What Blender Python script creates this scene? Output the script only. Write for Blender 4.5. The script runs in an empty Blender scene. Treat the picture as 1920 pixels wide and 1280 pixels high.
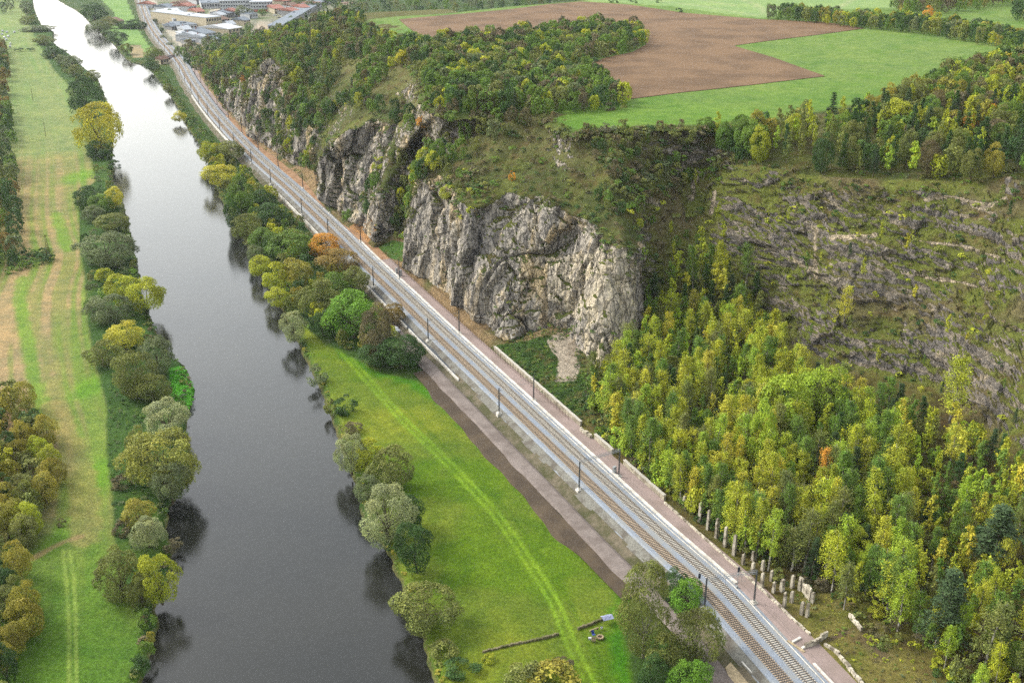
import bpy, math, random
import numpy as np
from mathutils import Vector
from mathutils.bvhtree import BVHTree

# ------------------------------------------------------------------ camera, light, exposure
scene = bpy.context.scene
COL = scene.collection
R = math.radians
FPX, PITCH, CAMZ = 2050.0, R(22.3), 142.0
cam_d = bpy.data.cameras.new("camera")
cam_d.sensor_width = 36.0
cam_d.lens = 36.0 * FPX / 1920.0
cam_d.clip_start, cam_d.clip_end = 1.0, 20000.0
cam = bpy.data.objects.new("camera", cam_d)
cam.location = (0, 0, CAMZ)
cam.rotation_euler = (math.pi / 2 - PITCH, 0, 0)
COL.objects.link(cam)
scene.camera = cam

SUN_EL, SUN_AZ = R(40), R(293)          # azimuth clockwise from +Y: behind thin cloud, to the left
world = bpy.data.worlds.new("World")
scene.world = world
world.use_nodes = True
wn = world.node_tree
bg = wn.nodes["Background"]
sky = wn.nodes.new("ShaderNodeTexSky")
sky.sky_type = 'NISHITA'
sky.sun_disc = False
sky.sun_elevation = SUN_EL
sky.sun_rotation = SUN_AZ
sky.air_density = 2.0
sky.dust_density = 3.4
sky.ozone_density = 2.0
hs = wn.nodes.new("ShaderNodeHueSaturation")
hs.inputs['Saturation'].default_value = 0.25
wn.links.new(sky.outputs[0], hs.inputs['Color'])
wn.links.new(hs.outputs[0], bg.inputs[0])
bg.inputs[1].default_value = 0.15
sun_d = bpy.data.lights.new("sun", 'SUN')
sun_d.energy = 0.8
sun_d.angle = R(11)
sun_d.color = (1.0, 0.95, 0.87)
sun = bpy.data.objects.new("sun", sun_d)
sdir = Vector((math.sin(SUN_AZ) * math.cos(SUN_EL), math.cos(SUN_AZ) * math.cos(SUN_EL), math.sin(SUN_EL)))
sun.rotation_euler = sdir.to_track_quat('Z', 'Y').to_euler()
sun.location = sdir * 500
COL.objects.link(sun)
scene.view_settings.view_transform = 'Standard'
scene.view_settings.look = 'None'
scene.view_settings.gamma = 1.0
scene.view_settings.exposure = 1.76
scene.cycles.max_bounces = 5
scene.cycles.diffuse_bounces = 3
scene.cycles.glossy_bounces = 2
scene.cycles.transmission_bounces = 2
scene.cycles.volume_bounces = 1
scene.cycles.use_denoising = False

# ------------------------------------------------------------------ helpers
CT, ST = math.cos(PITCH), math.sin(PITCH)

def P(px, py, z):
    """ground point of height z seen at photo pixel px, py (used once, to survey the place)"""
    u, v = px - 960.0, py - 640.0
    s = (CAMZ - z) / (FPX * ST + v * CT)
    return np.array([s * u, s * (FPX * CT - v * ST), z])

def PJ(pts):
    pts = np.asarray(pts, float)
    x, y, z = pts[..., 0], pts[..., 1], pts[..., 2] - CAMZ
    d = y * CT - z * ST
    dn = -y * ST - z * CT
    return np.stack([960 + FPX * x / d, 640 + FPX * dn / d], -1)

def A(r, g, b, k=0.44):
    f = lambda c: (c / 255 / 12.92) if c / 255 <= 0.04045 else ((c / 255 + 0.055) / 1.055) ** 2.4
    return (f(r) * k, f(g) * k, f(b) * k)

def inpoly(x, y, poly):
    x = np.asarray(x); y = np.asarray(y)
    inside = np.zeros(x.shape, bool)
    n = len(poly)
    for i in range(n):
        x0, y0 = poly[i][:2]; x1, y1 = poly[(i + 1) % n][:2]
        if y0 == y1: continue
        c = ((y0 > y) != (y1 > y)) & (x < (x1 - x0) * (y - y0) / (y1 - y0) + x0)
        inside ^= c
    return inside

def dist_line(x, y, pl, closed=False):
    """distance to polyline, signed side (+ = right of direction), arclength of nearest"""
    pl = np.asarray(pl, float)[:, :2]
    if closed: pl = np.vstack([pl, pl[:1]])
    best = np.full(np.shape(x), 1e18); side = np.zeros(np.shape(x)); arc = np.zeros(np.shape(x))
    s0 = 0.0
    for a, b in zip(pl[:-1], pl[1:]):
        d = b - a; L = math.hypot(*d)
        if L < 1e-6: continue
        t = np.clip(((x - a[0]) * d[0] + (y - a[1]) * d[1]) / L ** 2, 0, 1)
        ex, ey = x - a[0] - t * d[0], y - a[1] - t * d[1]
        q = ex * ex + ey * ey
        m = q < best
        best = np.where(m, q, best)
        side = np.where(m, -(d[0] * (y - a[1]) - d[1] * (x - a[0])) / L, side)
        arc = np.where(m, s0 + t * L, arc)
        s0 += L
    return np.sqrt(best), np.sign(side), arc

def _h(ix, iy, iz, seed):
    n = (ix * 374761393 + iy * 668265263 + iz * 1440662683 + seed * 1274126177) & 0xffffffff
    n = ((n ^ (n >> 13)) * 1274126177) & 0xffffffff
    n = ((n ^ (n >> 15)) * 2246822519) & 0xffffffff
    return ((n ^ (n >> 16)) & 0xffff) / 32767.5 - 1.0

def vn(p, scale, seed=0, sz=None):
    p = np.asarray(p, float)
    q = np.stack([p[..., 0] / scale, p[..., 1] / scale, p[..., 2] / (sz or scale)], -1)
    i = np.floor(q).astype(np.int64); f = q - i
    f = f * f * f * (f * (f * 6 - 15) + 10)
    out = 0
    for a in (0, 1):
        wa = f[..., 0] if a else 1 - f[..., 0]
        for b in (0, 1):
            wb = f[..., 1] if b else 1 - f[..., 1]
            for c in (0, 1):
                wc = f[..., 2] if c else 1 - f[..., 2]
                out = out + wa * wb * wc * _h(i[..., 0] + a, i[..., 1] + b, i[..., 2] + c, seed)
    return out

def fbm(p, scale, oct=3, seed=0, sz=None):
    o = 0; a = 1; t = 0
    for k in range(oct):
        o = o + a * vn(p, scale / 2 ** k, seed + k * 17, None if sz is None else sz / 2 ** k); t += a; a *= 0.5
    return o / t

def sstep(a, b, x):
    t = np.clip((x - a) / (b - a), 0, 1)
    return t * t * (3 - 2 * t)

def catmull(pts, n):
    pts = np.asarray(pts, float)
    m = len(pts)
    t = np.linspace(0, m - 1, n)
    i = np.minimum(t.astype(int), m - 2); f = (t - i)[:, None]
    g = lambda k: pts[np.clip(k, 0, m - 1)]
    p0, p1, p2, p3 = g(i - 1), g(i), g(i + 1), g(i + 2)
    return 0.5 * (2 * p1 + (p2 - p0) * f + (2 * p0 - 5 * p1 + 4 * p2 - p3) * f ** 2 + (3 * p1 - p0 - 3 * p2 + p3) * f ** 3)

def resample(pts, step):
    pts = np.asarray(pts, float)
    d = np.r_[0, np.cumsum(np.linalg.norm(np.diff(pts, axis=0), axis=1))]
    s = np.arange(0, d[-1], step)
    return np.stack([np.interp(s, d, pts[:, k]) for k in range(pts.shape[1])], 1)

def mesh_np(name, v, f, col=None, mats=(), midx=None, extra=None, smooth=False):
    """mesh from numpy arrays; f is (M,k) or a list of face tuples"""
    me = bpy.data.meshes.new(name)
    v = np.asarray(v, np.float32)
    if isinstance(f, np.ndarray) and f.ndim == 2:
        M, k = f.shape
        me.vertices.add(len(v)); me.vertices.foreach_set("co", v.ravel())
        me.loops.add(M * k); me.loops.foreach_set("vertex_index", f.astype(np.int32).ravel())
        me.polygons.add(M); me.polygons.foreach_set("loop_start", np.arange(0, M * k, k, dtype=np.int32))
    else:
        me.from_pydata([tuple(map(float, q)) for q in v], [], [tuple(map(int, q)) for q in f])
    if col is not None:
        a = me.attributes.new("col", 'FLOAT_COLOR', 'POINT')
        c = np.ones((len(v), 4), np.float32); c[:, :3] = col
        a.data.foreach_set("color", c.ravel())
    if extra:
        for kx, val in extra.items():
            a = me.attributes.new(kx, 'FLOAT', 'POINT')
            a.data.foreach_set("value", np.asarray(val, np.float32).ravel())
    for m in mats: me.materials.append(m)
    if midx is not None:
        me.polygons.foreach_set("material_index", np.asarray(midx, np.int32))
    me.polygons.foreach_set("use_smooth", np.full(len(me.polygons), smooth))
    me.update(calc_edges=True)
    return me

def grid_faces(nr, nc):
    i = np.arange(nr * nc).reshape(nr, nc)
    return np.stack([i[:-1, :-1], i[:-1, 1:], i[1:, 1:], i[1:, :-1]], -1).reshape(-1, 4)

def tag(o, label=None, cat=None, group=None, kind=None):
    if label: o["label"] = label
    if cat: o["category"] = cat
    if group: o["group"] = group
    if kind or cat: o["kind"] = kind or 'thing'
    return o

def link(name, me, parent=None):
    o = bpy.data.objects.new(name, me); COL.objects.link(o)
    if parent: o.parent = parent
    return o

def empty(name, loc=(0, 0, 0), rz=0):
    o = bpy.data.objects.new(name, None); COL.objects.link(o)
    o.location = tuple(map(float, loc)); o.rotation_euler = (0, 0, rz)
    o.empty_display_size = 0.5
    return o

def copy_tree(o, parent=None):
    c = o.copy(); COL.objects.link(c); c.parent = parent
    for ch in o.children: copy_tree(ch, c)
    return c

class MB:
    """collects boxes, bars and tubes into one mesh"""
    def __init__(s): s.v = []; s.f = []
    def add(s, vs, fs):
        n = len(s.v); s.v += [tuple(map(float, q)) for q in vs]; s.f += [tuple(n + i for i in q) for q in fs]; return s
    def frustum(s, c, a, b, h, rz=0, top=None):
        """box footprint a x b at c (bottom centre), height h, optional top footprint scale"""
        tx, ty = top if top else (1, 1)
        co, si = math.cos(rz), math.sin(rz); vs = []
        for z, kx, ky in ((0, 1, 1), (h, tx, ty)):
            for x, y in ((-1, -1), (1, -1), (1, 1), (-1, 1)):
                X, Y = x * a / 2 * kx, y * b / 2 * ky
                vs.append((c[0] + X * co - Y * si, c[1] + X * si + Y * co, c[2] + z))
        return s.add(vs, [(3, 2, 1, 0), (4, 5, 6, 7), (0, 1, 5, 4), (1, 2, 6, 5), (2, 3, 7, 6), (3, 0, 4, 7)])
    def bar(s, p, q, r, r2=None, n=6):
        p, q = Vector(p), Vector(q); d = (q - p)
        if d.length < 1e-6: return s
        d.normalize(); a = d.orthogonal().normalized(); b = d.cross(a); r2 = r if r2 is None else r2; vs = []
        for c, rr in ((p, r), (q, r2)):
            for k in range(n):
                t = 2 * math.pi * (k + .5) / n; vs.append(c + a * (rr * math.cos(t)) + b * (rr * math.sin(t)))
        fs = [(k, (k + 1) % n, n + (k + 1) % n, n + k) for k in range(n)] + [tuple(range(n))[::-1], tuple(range(n, 2 * n))]
        return s.add(vs, fs)
    def build(s, name, m, parent=None):
        me = bpy.data.meshes.new(name); me.from_pydata(s.v, [], s.f); me.materials.append(m); me.update()
        return link(name, me, parent)

# ------------------------------------------------------------------ materials
def nt(name, rough=0.9, spec=0.2):
    m = bpy.data.materials.new(name); m.use_nodes = True
    b = m.node_tree.nodes["Principled BSDF"]
    b.inputs["Roughness"].default_value = rough
    b.inputs["Specular IOR Level"].default_value = spec
    return m, m.node_tree, b

def N(t, typ, **kw):
    n = t.nodes.new(typ)
    for k, v in kw.items():
        if k in n.inputs.keys() if hasattr(n.inputs, 'keys') else False: n.inputs[k].default_value = v
        else: setattr(n, k, v)
    return n

def noise(t, scale, detail=4, rough=0.6, vec=None, dist=0.0):
    n = t.nodes.new("ShaderNodeTexNoise"); n.inputs["Scale"].default_value = scale
    n.inputs["Detail"].default_value = detail; n.inputs["Roughness"].default_value = rough
    n.inputs["Distortion"].default_value = dist
    if vec is not None: t.links.new(vec, n.inputs["Vector"])
    return n.outputs["Fac"]

def pos(t, sx=1, sy=1, sz=1, obj=False):
    if obj: g = t.nodes.new("ShaderNodeTexCoord").outputs["Object"]
    else: g = t.nodes.new("ShaderNodeNewGeometry").outputs["Position"]
    m = t.nodes.new("ShaderNodeMapping"); m.inputs["Scale"].default_value = (sx, sy, sz)
    t.links.new(g, m.inputs["Vector"]); return m.outputs[0]

def ramp(t, fac, stops, interp='LINEAR'):
    r = t.nodes.new("ShaderNodeValToRGB"); r.color_ramp.interpolation = interp
    e = r.color_ramp.elements
    while len(e) < len(stops): e.new(0.5)
    for q, (p_, c) in zip(e, stops):
        q.position = p_; q.color = (c, c, c, 1) if isinstance(c, (int, float)) else tuple(c) + (1,)
    t.links.new(fac, r.inputs[0]); return r.outputs[0]

def mix(t, fac, a, b, mode='MIX'):
    m = t.nodes.new("ShaderNodeMix"); m.data_type = 'RGBA'; m.blend_type = mode
    def put(sock, v):
        if isinstance(v, (int, float)): sock.default_value = v
        elif isinstance(v, tuple): sock.default_value = tuple(v) + (1,)
        else: t.links.new(v, sock)
    if isinstance(fac, (int, float)): m.inputs[0].default_value = fac
    else: t.links.new(fac, m.inputs[0])
    put(m.inputs[6], a); put(m.inputs[7], b); return m.outputs[2]

def mth(t, op, a, b=None):
    m = t.nodes.new("ShaderNodeMath"); m.operation = op
    for i, v in enumerate((a, b)):
        if v is None: continue
        if isinstance(v, (int, float)): m.inputs[i].default_value = v
        else: t.links.new(v, m.inputs[i])
    return m.outputs[0]

def bump(t, b, h, strength=0.5, dist=0.3):
    n = t.nodes.new("ShaderNodeBump"); n.inputs["Strength"].default_value = strength
    n.inputs["Distance"].default_value = dist
    t.links.new(h, n.inputs["Height"]); t.links.new(n.outputs[0], b.inputs["Normal"])

def speckle(name, base, var=0.35, scale=2.0, rough=0.9, second=None, sscale=0.15, spec=0.15, bmp=0.4):
    """solid matter with fine grain and slow patches"""
    m, t, b = nt(name, rough, spec)
    v = pos(t)
    lo = tuple(c * (1 - var) for c in base); hi = tuple(min(1, c * (1 + var)) for c in base)
    n1 = noise(t, scale, 4, 0.75, v)
    c = ramp(t, n1, [(0.3, lo), (0.7, hi)])
    if second:
        n2 = noise(t, sscale, 3, 0.6, v)
        c = mix(t, ramp(t, n2, [(0.42, 0.0), (0.62, 1.0)]), c, second)
    t.links.new(c, b.inputs["Base Color"])
    if bmp: bump(t, b, n1, bmp, 0.15)
    return m

M = {}
def mat_ground():
    m, t, b = nt("ground_cover", 0.95, 0.05)
    at = t.nodes.new("ShaderNodeAttribute"); at.attribute_name = "col"
    v = pos(t)
    fine = noise(t, 1.6, 5, 0.8, v)
    mid = noise(t, 0.22, 4, 0.65, v)
    big = noise(t, 0.03, 3, 0.6, v)
    c = mix(t, 1.0, at.outputs["Color"], ramp(t, fine, [(0.3, 0.45), (0.5, 0.95), (0.72, 1.6)]), 'MULTIPLY')
    c = mix(t, 1.0, c, ramp(t, mid, [(0.3, (0.72, 0.80, 0.8)), (0.7, (1.25, 1.15, 1.1))]), 'MULTIPLY')
    c = mix(t, 1.0, c, ramp(t, big, [(0.3, (0.85, 0.9, 0.9)), (0.7, (1.15, 1.08, 1.0))]), 'MULTIPLY')
    t.links.new(c, b.inputs["Base Color"]); bump(t, b, fine, 0.6, 0.4); return m
M['ground'] = mat_ground()

def mat_foliage():
    m, t, b = nt("foliage", 0.6, 0.15)
    at = t.nodes.new("ShaderNodeAttribute"); at.attribute_name = "col"
    oi = t.nodes.new("ShaderNodeObjectInfo")
    ge = t.nodes.new("ShaderNodeNewGeometry")
    c = mix(t, 1.0, at.outputs["Color"], oi.outputs["Color"], 'MULTIPLY')
    rr = ramp(t, ge.outputs["Random Per Island"], [(0.0, (0.72, 0.75, 0.78)), (0.5, (1.0, 1.0, 1.0)), (1.0, (1.3, 1.27, 1.15))])
    c = mix(t, 1.0, c, rr, 'MULTIPLY')
    t.links.new(c, b.inputs["Base Color"])
    tr = t.nodes.new("ShaderNodeBsdfTranslucent"); t.links.new(c, tr.inputs[0])
    ms = t.nodes.new("ShaderNodeMixShader"); ms.inputs[0].default_value = 0.25
    t.links.new(b.outputs[0], ms.inputs[1]); t.links.new(tr.outputs[0], ms.inputs[2])
    t.links.new(ms.outputs[0], t.nodes["Material Output"].inputs[0]); return m
M['leaf'] = mat_foliage()
M['bark'] = speckle("bark", A(112, 100, 82), 0.4, 1.5)
M['birchbark'] = speckle("birch_bark", A(215, 208, 192), 0.2, 2.0, second=A(90, 82, 72), sscale=1.3)

RK = lambda r, g, b: A(r, g, b, 0.80)
def mat_hill():
    m, t, b = nt("limestone_and_turf", 0.95, 0.05)
    def att(n):
        a = t.nodes.new("ShaderNodeAttribute"); a.attribute_name = n; return a
    rock, quar, col = att("rock").outputs["Fac"], att("quarry").outputs["Fac"], att("col").outputs["Color"]
    v = pos(t); vs = pos(t, 1, 1, 0.28); vh = pos(t, 0.45, 0.45, 1.6)
    fine = noise(t, 1.2, 6, 0.8, v)
    n_st = noise(t, 0.35, 6, 0.75, vs, 0.6)
    n_big = noise(t, 0.07, 4, 0.65, vs, 1.0)
    n_h = noise(t, 0.3, 5, 0.7, vh, 0.8)
    # cliffs: grey limestone, cream and ochre breaks, dark lichen streaks
    g = ramp(t, n_st, [(0.28, RK(84, 80, 78)), (0.42, RK(134, 128, 120)), (0.56, RK(170, 162, 148)), (0.70, RK(214, 200, 172))])
    g = mix(t, ramp(t, n_big, [(0.52, 0.0), (0.64, 0.65)]), g, RK(210, 184, 134))
    g = mix(t, ramp(t, n_big, [(0.30, 0.75), (0.44, 0.0)]), g, RK(92, 90, 90))
    q = ramp(t, n_h, [(0.28, RK(66, 64, 63)), (0.44, RK(106, 101, 95)), (0.60, RK(136, 126, 110)), (0.76, RK(180, 164, 132))])
    def joints(vec, sc, w):
        vo = t.nodes.new("ShaderNodeTexVoronoi"); vo.feature = 'DISTANCE_TO_EDGE'; vo.inputs["Scale"].default_value = sc; t.links.new(vec, vo.inputs["Vector"])
        return ramp(t, vo.outputs["Distance"], [(0.0, 0.42), (w, 1.0)])
    jw = t.nodes.new("ShaderNodeTexNoise"); jw.inputs["Scale"].default_value = .5; jw.inputs["Detail"].default_value = 3; t.links.new(vs, jw.inputs["Vector"])
    jv = t.nodes.new("ShaderNodeVectorMath"); jv.operation = 'MULTIPLY_ADD'; t.links.new(jw.outputs["Color"], jv.inputs[0]); jv.inputs[1].default_value = (2.2, 2.2, 2.2); t.links.new(vs, jv.inputs[2])
    j1, j2 = joints(jv.outputs[0], .16, .045), joints(jv.outputs[0], .5, .06)
    g = mix(t, mth(t, 'MULTIPLY', att('warm').outputs['Fac'], 0.6), g, ramp(t, n_st, [(0.32, RK(128, 122, 112)), (0.5, RK(196, 184, 160)), (0.66, RK(226, 206, 164))]))
    g = mix(t, 1.0, g, mix(t, 1.0, j1, j2, 'MULTIPLY'), 'MULTIPLY')
    q = mix(t, mth(t, 'MULTIPLY', mth(t, 'MULTIPLY', att('warm').outputs['Fac'], 0.8), ramp(t, fine, [(0.35, 0.1), (0.6, 0.9)])), q, RK(190, 172, 140))
    rc = mix(t, quar, g, q)
    rc = mix(t, 1.0, rc, ramp(t, fine, [(0.25, 0.5), (0.5, 1.0), (0.75, 1.5)]), 'MULTIPLY')
    tf = mix(t, 1.0, col, ramp(t, fine, [(0.28, 0.45), (0.5, 0.95), (0.72, 1.55)]), 'MULTIPLY')
    tn = noise(t, 0.16, 4, 0.7, v)
    tf = mix(t, ramp(t, tn, [(0.50, 0.0), (0.66, 0.6)]), tf, A(118, 96, 66))
    mm = noise(t, 0.5, 6, 0.8, vh)
    k = mth(t, 'ADD', rock, mth(t, 'MULTIPLY', mth(t, 'SUBTRACT', mm, 0.5), 1.5))
    fac = ramp(t, k, [(0.46, 0.0), (0.56, 1.0)])
    c = mix(t, fac, tf, rc)
    t.links.new(c, b.inputs["Base Color"])
    hh = mth(t, 'ADD', mth(t, 'ADD', fine, n_st), mth(t, 'MULTIPLY', mth(t, 'ADD', j1, j2), fac))
    bump(t, b, hh, 0.9, 0.8); return m
M['hill'] = mat_hill()

def mat_water():
    m, t, b = nt("river_water", 0.04, 0.5)
    b.inputs["IOR"].default_value = 1.333
    v = pos(t)
    n = noise(t, 0.02, 3, 0.5, v)
    t.links.new(ramp(t, n, [(0.3, (0.006, 0.007, 0.006)), (0.7, (0.012, 0.012, 0.009))]), b.inputs["Base Color"])
    w1 = noise(t, 1.7, 4, 0.6, pos(t, 1, 1.6, 1)); w2 = noise(t, 0.35, 3, 0.5, v)
    g = t.nodes.new("ShaderNodeNewGeometry")
    bump(t, b, mth(t, 'ADD', w1, mth(t, 'MULTIPLY', w2, 1.2)), 0.2, 0.12)
    return m
M['water'] = mat_water()
M['ballast'] = speckle("ballast", A(158, 167, 178), 0.45, 3.2, second=A(168, 170, 168), sscale=0.25)
M['ballast_side'] = speckle("ballast_side", A(140, 138, 128), 0.5, 2.6, second=A(110, 104, 94), sscale=0.3)
M['verge'] = speckle("embankment_earth", A(122, 112, 92), 0.4, 1.6, second=A(84, 84, 52), sscale=0.22)
M['sleeper'] = speckle("concrete_sleeper", A(228, 218, 200), 0.15, 4)
M['sleeper2'] = speckle("weathered_sleeper", A(214, 190, 160), 0.2, 4)
M['rail'] = speckle("rusty_rail", A(116, 104, 92), 0.2, 6, rough=0.5, spec=0.5)
M['concrete'] = speckle("pale_concrete", A(214, 210, 200, .66), 0.14, 2.0, second=A(190, 184, 172, .62), sscale=0.5)
M['pinkpath'] = speckle("pink_gravel", A(178, 158, 150), 0.22, 3.0, second=A(160, 142, 132), sscale=0.12)
M['service'] = speckle("service_gravel", A(150, 138, 130), 0.32, 2.6, second=A(128, 116, 108), sscale=0.2)
M['darksoil'] = speckle("dark_soil", A(84, 72, 58), 0.34, 2.2, second=A(100, 86, 68), sscale=0.15)
M['asphalt'] = speckle("dark_gravel", A(92, 98, 104), 0.3, 3.0)
M['wallstone'] = speckle("rubble_wall", A(208, 198, 174), 0.4, 1.8, second=A(160, 150, 130), sscale=0.5)
M['wallcap'] = speckle("wall_cap", A(214, 208, 194), 0.12, 1.5)
M['mast'] = speckle("grey_steel", A(92, 98, 100), 0.12, 2, rough=0.5, spec=0.4)
M['galv'] = speckle("galvanised_steel", A(176, 180, 180), 0.12, 2, rough=0.45, spec=0.5)
M['wire'] = speckle("wire", A(80, 78, 76), 0.1, 1, rough=0.5)
M['ruststeel'] = speckle("rust_steel", A(96, 64, 50), 0.25, 2)
M['pillar'] = speckle("old_concrete", A(222, 212, 190, .55), 0.3, 1.2, second=A(140, 130, 112), sscale=0.6)
M['plough'] = speckle("ploughed_soil", A(138, 108, 76), 0.36, 0.9, second=A(114, 88, 60), sscale=0.05, bmp=0.7)
M['earth'] = speckle("bare_earth", A(190, 150, 112), 0.3, 1.2, second=A(160, 120, 84), sscale=0.3)
M['stone'] = speckle("laid_stone", A(196, 176, 140), 0.4, 1.4)
M['white'] = speckle("white_render", A(222, 224, 226), 0.08, 0.4)
M['cream'] = speckle("cream_render", A(222, 208, 176), 0.08, 0.4)
M['greywall'] = speckle("grey_render", A(170, 170, 168), 0.1, 0.4)
M['roofpale'] = speckle("pale_roof", A(206, 212, 218), 0.1, 0.3)
M['roofgrey'] = speckle("grey_roof", A(140, 150, 160), 0.12, 0.3)
M['roofred'] = speckle("red_tiles", A(178, 120, 104), 0.2, 0.6)
M['roofbrown'] = speckle("brown_tiles", A(140, 112, 96), 0.2, 0.6)
M['orange'] = speckle("orange_panel", A(214, 104, 62), 0.1, 0.4)
M['glass'] = speckle("window_glass", A(58, 66, 76), 0.2, 0.5, rough=0.15, spec=0.5, bmp=0)
M['blue'] = speckle("blue_cloth", A(70, 90, 170), 0.15, 3)
M['palecloth'] = speckle("pale_cloth", A(170, 176, 205), 0.12, 3)
M['wood'] = speckle("weathered_wood", A(196, 178, 140), 0.25, 3)
M['darkwood'] = speckle("dark_wood", A(84, 66, 50), 0.3, 3)
M['carwhite'] = speckle("white_paint", A(225, 228, 230), 0.03, 1, rough=0.3, spec=0.5, bmp=0)
M['carred'] = speckle("red_paint", A(170, 60, 50), 0.03, 1, rough=0.3, spec=0.5, bmp=0)
M['cardark'] = speckle("dark_paint", A(60, 66, 76), 0.03, 1, rough=0.3, spec=0.5, bmp=0)
M['yellow'] = speckle("yellow_paint", A(235, 190, 50), 0.05, 1, rough=0.5)
M['rubber'] = speckle("rubber", A(40, 40, 42), 0.1, 4)
M['drywall'] = speckle("mossy_stone", A(150, 140, 108), 0.35, 1.6, second=A(104, 108, 64), sscale=0.5)
M['bale'] = speckle("white_wrap", A(232, 234, 236), 0.05, 1, rough=0.4)

# ------------------------------------------------------------------ surveyed lines
track_px = [(1990, 1830), (1720, 1530), (1500, 1280), (1409, 1180), (1336, 1100), (1216, 992), (1097.5, 880), (958, 748), (822, 620), (750, 550),
            (677, 480), (628, 430), (547, 353), (487, 300), (437, 250), (393, 200), (358, 150), (341, 120), (323, 97),
            (296, 67), (276, 33), (265, 0), (258, -30), (252, -60)]
TRACK = resample(catmull([P(x, y, 5.0) for x, y in track_px], 1200), 1.0)
for _ in range(30):
    TRACK[1:-1] = (TRACK[:-2] + 2 * TRACK[1:-1] + TRACK[2:]) / 4
TAN = np.gradient(TRACK, axis=0); TAN /= np.linalg.norm(TAN, axis=1)[:, None]
RGT = np.stack([TAN[:, 1], -TAN[:, 0], 0 * TAN[:, 0]], 1)       # points away from the river (towards the hill)
def tpos(s, off, z=None):
    s = float(np.clip(s, 0, len(TRACK) - 1.001)); i = int(s); f = s - i
    p = TRACK[i] * (1 - f) + TRACK[i + 1] * f + RGT[i] * off
    if z is not None: p = np.array([p[0], p[1], z])
    return p
def tsta(px, py, z=5.0):
    q = P(px, py, z); d = np.hypot(TRACK[:, 0] - q[0], TRACK[:, 1] - q[1]); i = int(d.argmin())
    return i, float(np.dot(q[:2] - TRACK[i, :2], RGT[i, :2]))

shoreL_px = [(150, 1700), (200, 1500), (267, 1280), (280, 1243), (290, 1206), (295, 1173), (291, 1140), (312, 1100), (322, 1066), (325, 1030),
             (313, 993), (317, 956), (352, 905), (358, 860), (352, 810), (352, 775), (360, 757), (365, 730), (347, 685), (323, 673), (300, 640), (288, 610),
             (280, 590), (268, 560), (262, 517), (256, 480), (246, 440), (240, 410), (228, 375), (213, 345), (214, 320), (211, 287), (214, 250),
             (210, 207), (200, 190), (190, 167), (183, 147), (160, 130), (150, 121), (131, 103), (110, 90), (100, 80), (101, 60), (78, 47),
             (67, 27), (61, 0), (50, -25), (30, -60)]
shoreR_px = [(900, 1700), (860, 1450), (813, 1280), (803, 1253), (790, 1200), (765, 1140), (750, 1093), (732, 1048), (700, 1010), (678, 965), (668, 920), (652, 880),
             (637, 827), (620, 787), (610, 760), (597, 720), (575, 680), (556, 640), (537, 600), (515, 560), (495, 520), (475, 480), (452, 440), (432, 405),
             (412, 370), (400, 335), (388, 300), (372, 268), (355, 245), (342, 225), (332, 200), (322, 183), (309, 163), (296, 150), (283, 133), (268, 122),
             (248, 118), (237, 112), (226, 100), (208, 78), (188, 62), (172, 48), (158, 32), (143, 20), (122, 9), (108, 0), (95, -25), (85, -60)]
shoreL = np.array([P(x, y, 0) for x, y in shoreL_px]); shoreR = np.array([P(x, y, 0) for x, y in shoreR_px])
RIVER = [tuple(q[:2]) for q in shoreL] + [tuple(q[:2]) for q in shoreR[::-1]]

GZ = 1.8
def W(pts, z=GZ): return [tuple(P(x, y, z)[:2]) for x, y in pts]

# ------------------------------------------------------------------ valley ground, one sheet to the horizon
def valley_z(x, y, sd, dtr, sidet):
    """sd: + inland distance from shore; dtr: distance to the railway centre line"""
    pn = np.stack([x, y, 0 * x], -1)
    z = np.where(sd > 0, GZ * sstep(-0.3, 2.6, sd) - 0.1, -1.2 * sstep(0, 4, -sd) - 0.1)
    z = z + np.where(sd > 3, 0.35 * fbm(pn, 22, 3, 5), 0)
    far = sstep(2600, 5200, y) + sstep(1100, 3500, -x - 200) * 0.6
    z = z + 110 * far * (0.7 + 0.5 * fbm(pn, 900, 3, 9))
    return z

nr, nc = 960, 700
Yr = 120 * (6500 / 120) ** (np.linspace(0, 1, nr) ** 1.25)
ac = np.linspace(-1, 1, nc)
ac = ac * 1.0
GX = ac[None, :] * (Yr[:, None] * 0.64 + 30); GY = np.repeat(Yr[:, None], nc, 1)
gx, gy = GX.ravel(), GY.ravel()
dl, sl, al_ = dist_line(gx, gy, shoreL); dr, sr, ar_ = dist_line(gx, gy, shoreR)
inr = inpoly(gx, gy, RIVER)
sd = np.where(inr, -np.minimum(dl, dr), np.minimum(dl, dr))
wob = 0.9 * fbm(np.stack([gx, gy, 0 * gx], -1), 5, 3, 3)
sd = sd + wob
dt, st_, at_ = dist_line(gx, gy, TRACK[::6])
gz = valley_z(gx, gy, sd, dt, st_)
pxy = PJ(np.stack([gx, gy, gz], -1))
left = (dl < dr)
C = np.zeros((len(gx), 3))
C[:] = A(86, 116, 48)
def paint(mask, c, soft=None):
    w = (mask if soft is None else mask * soft)[:, None].astype(float)
    C[:] = C * (1 - w) + np.array(c) * w
pn = np.stack([gx, gy, 0 * gx], -1)
nA = fbm(pn, 9, 4, 21); nB = fbm(pn, 35, 3, 22); nC = fbm(pn, 3, 2, 23)
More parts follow.
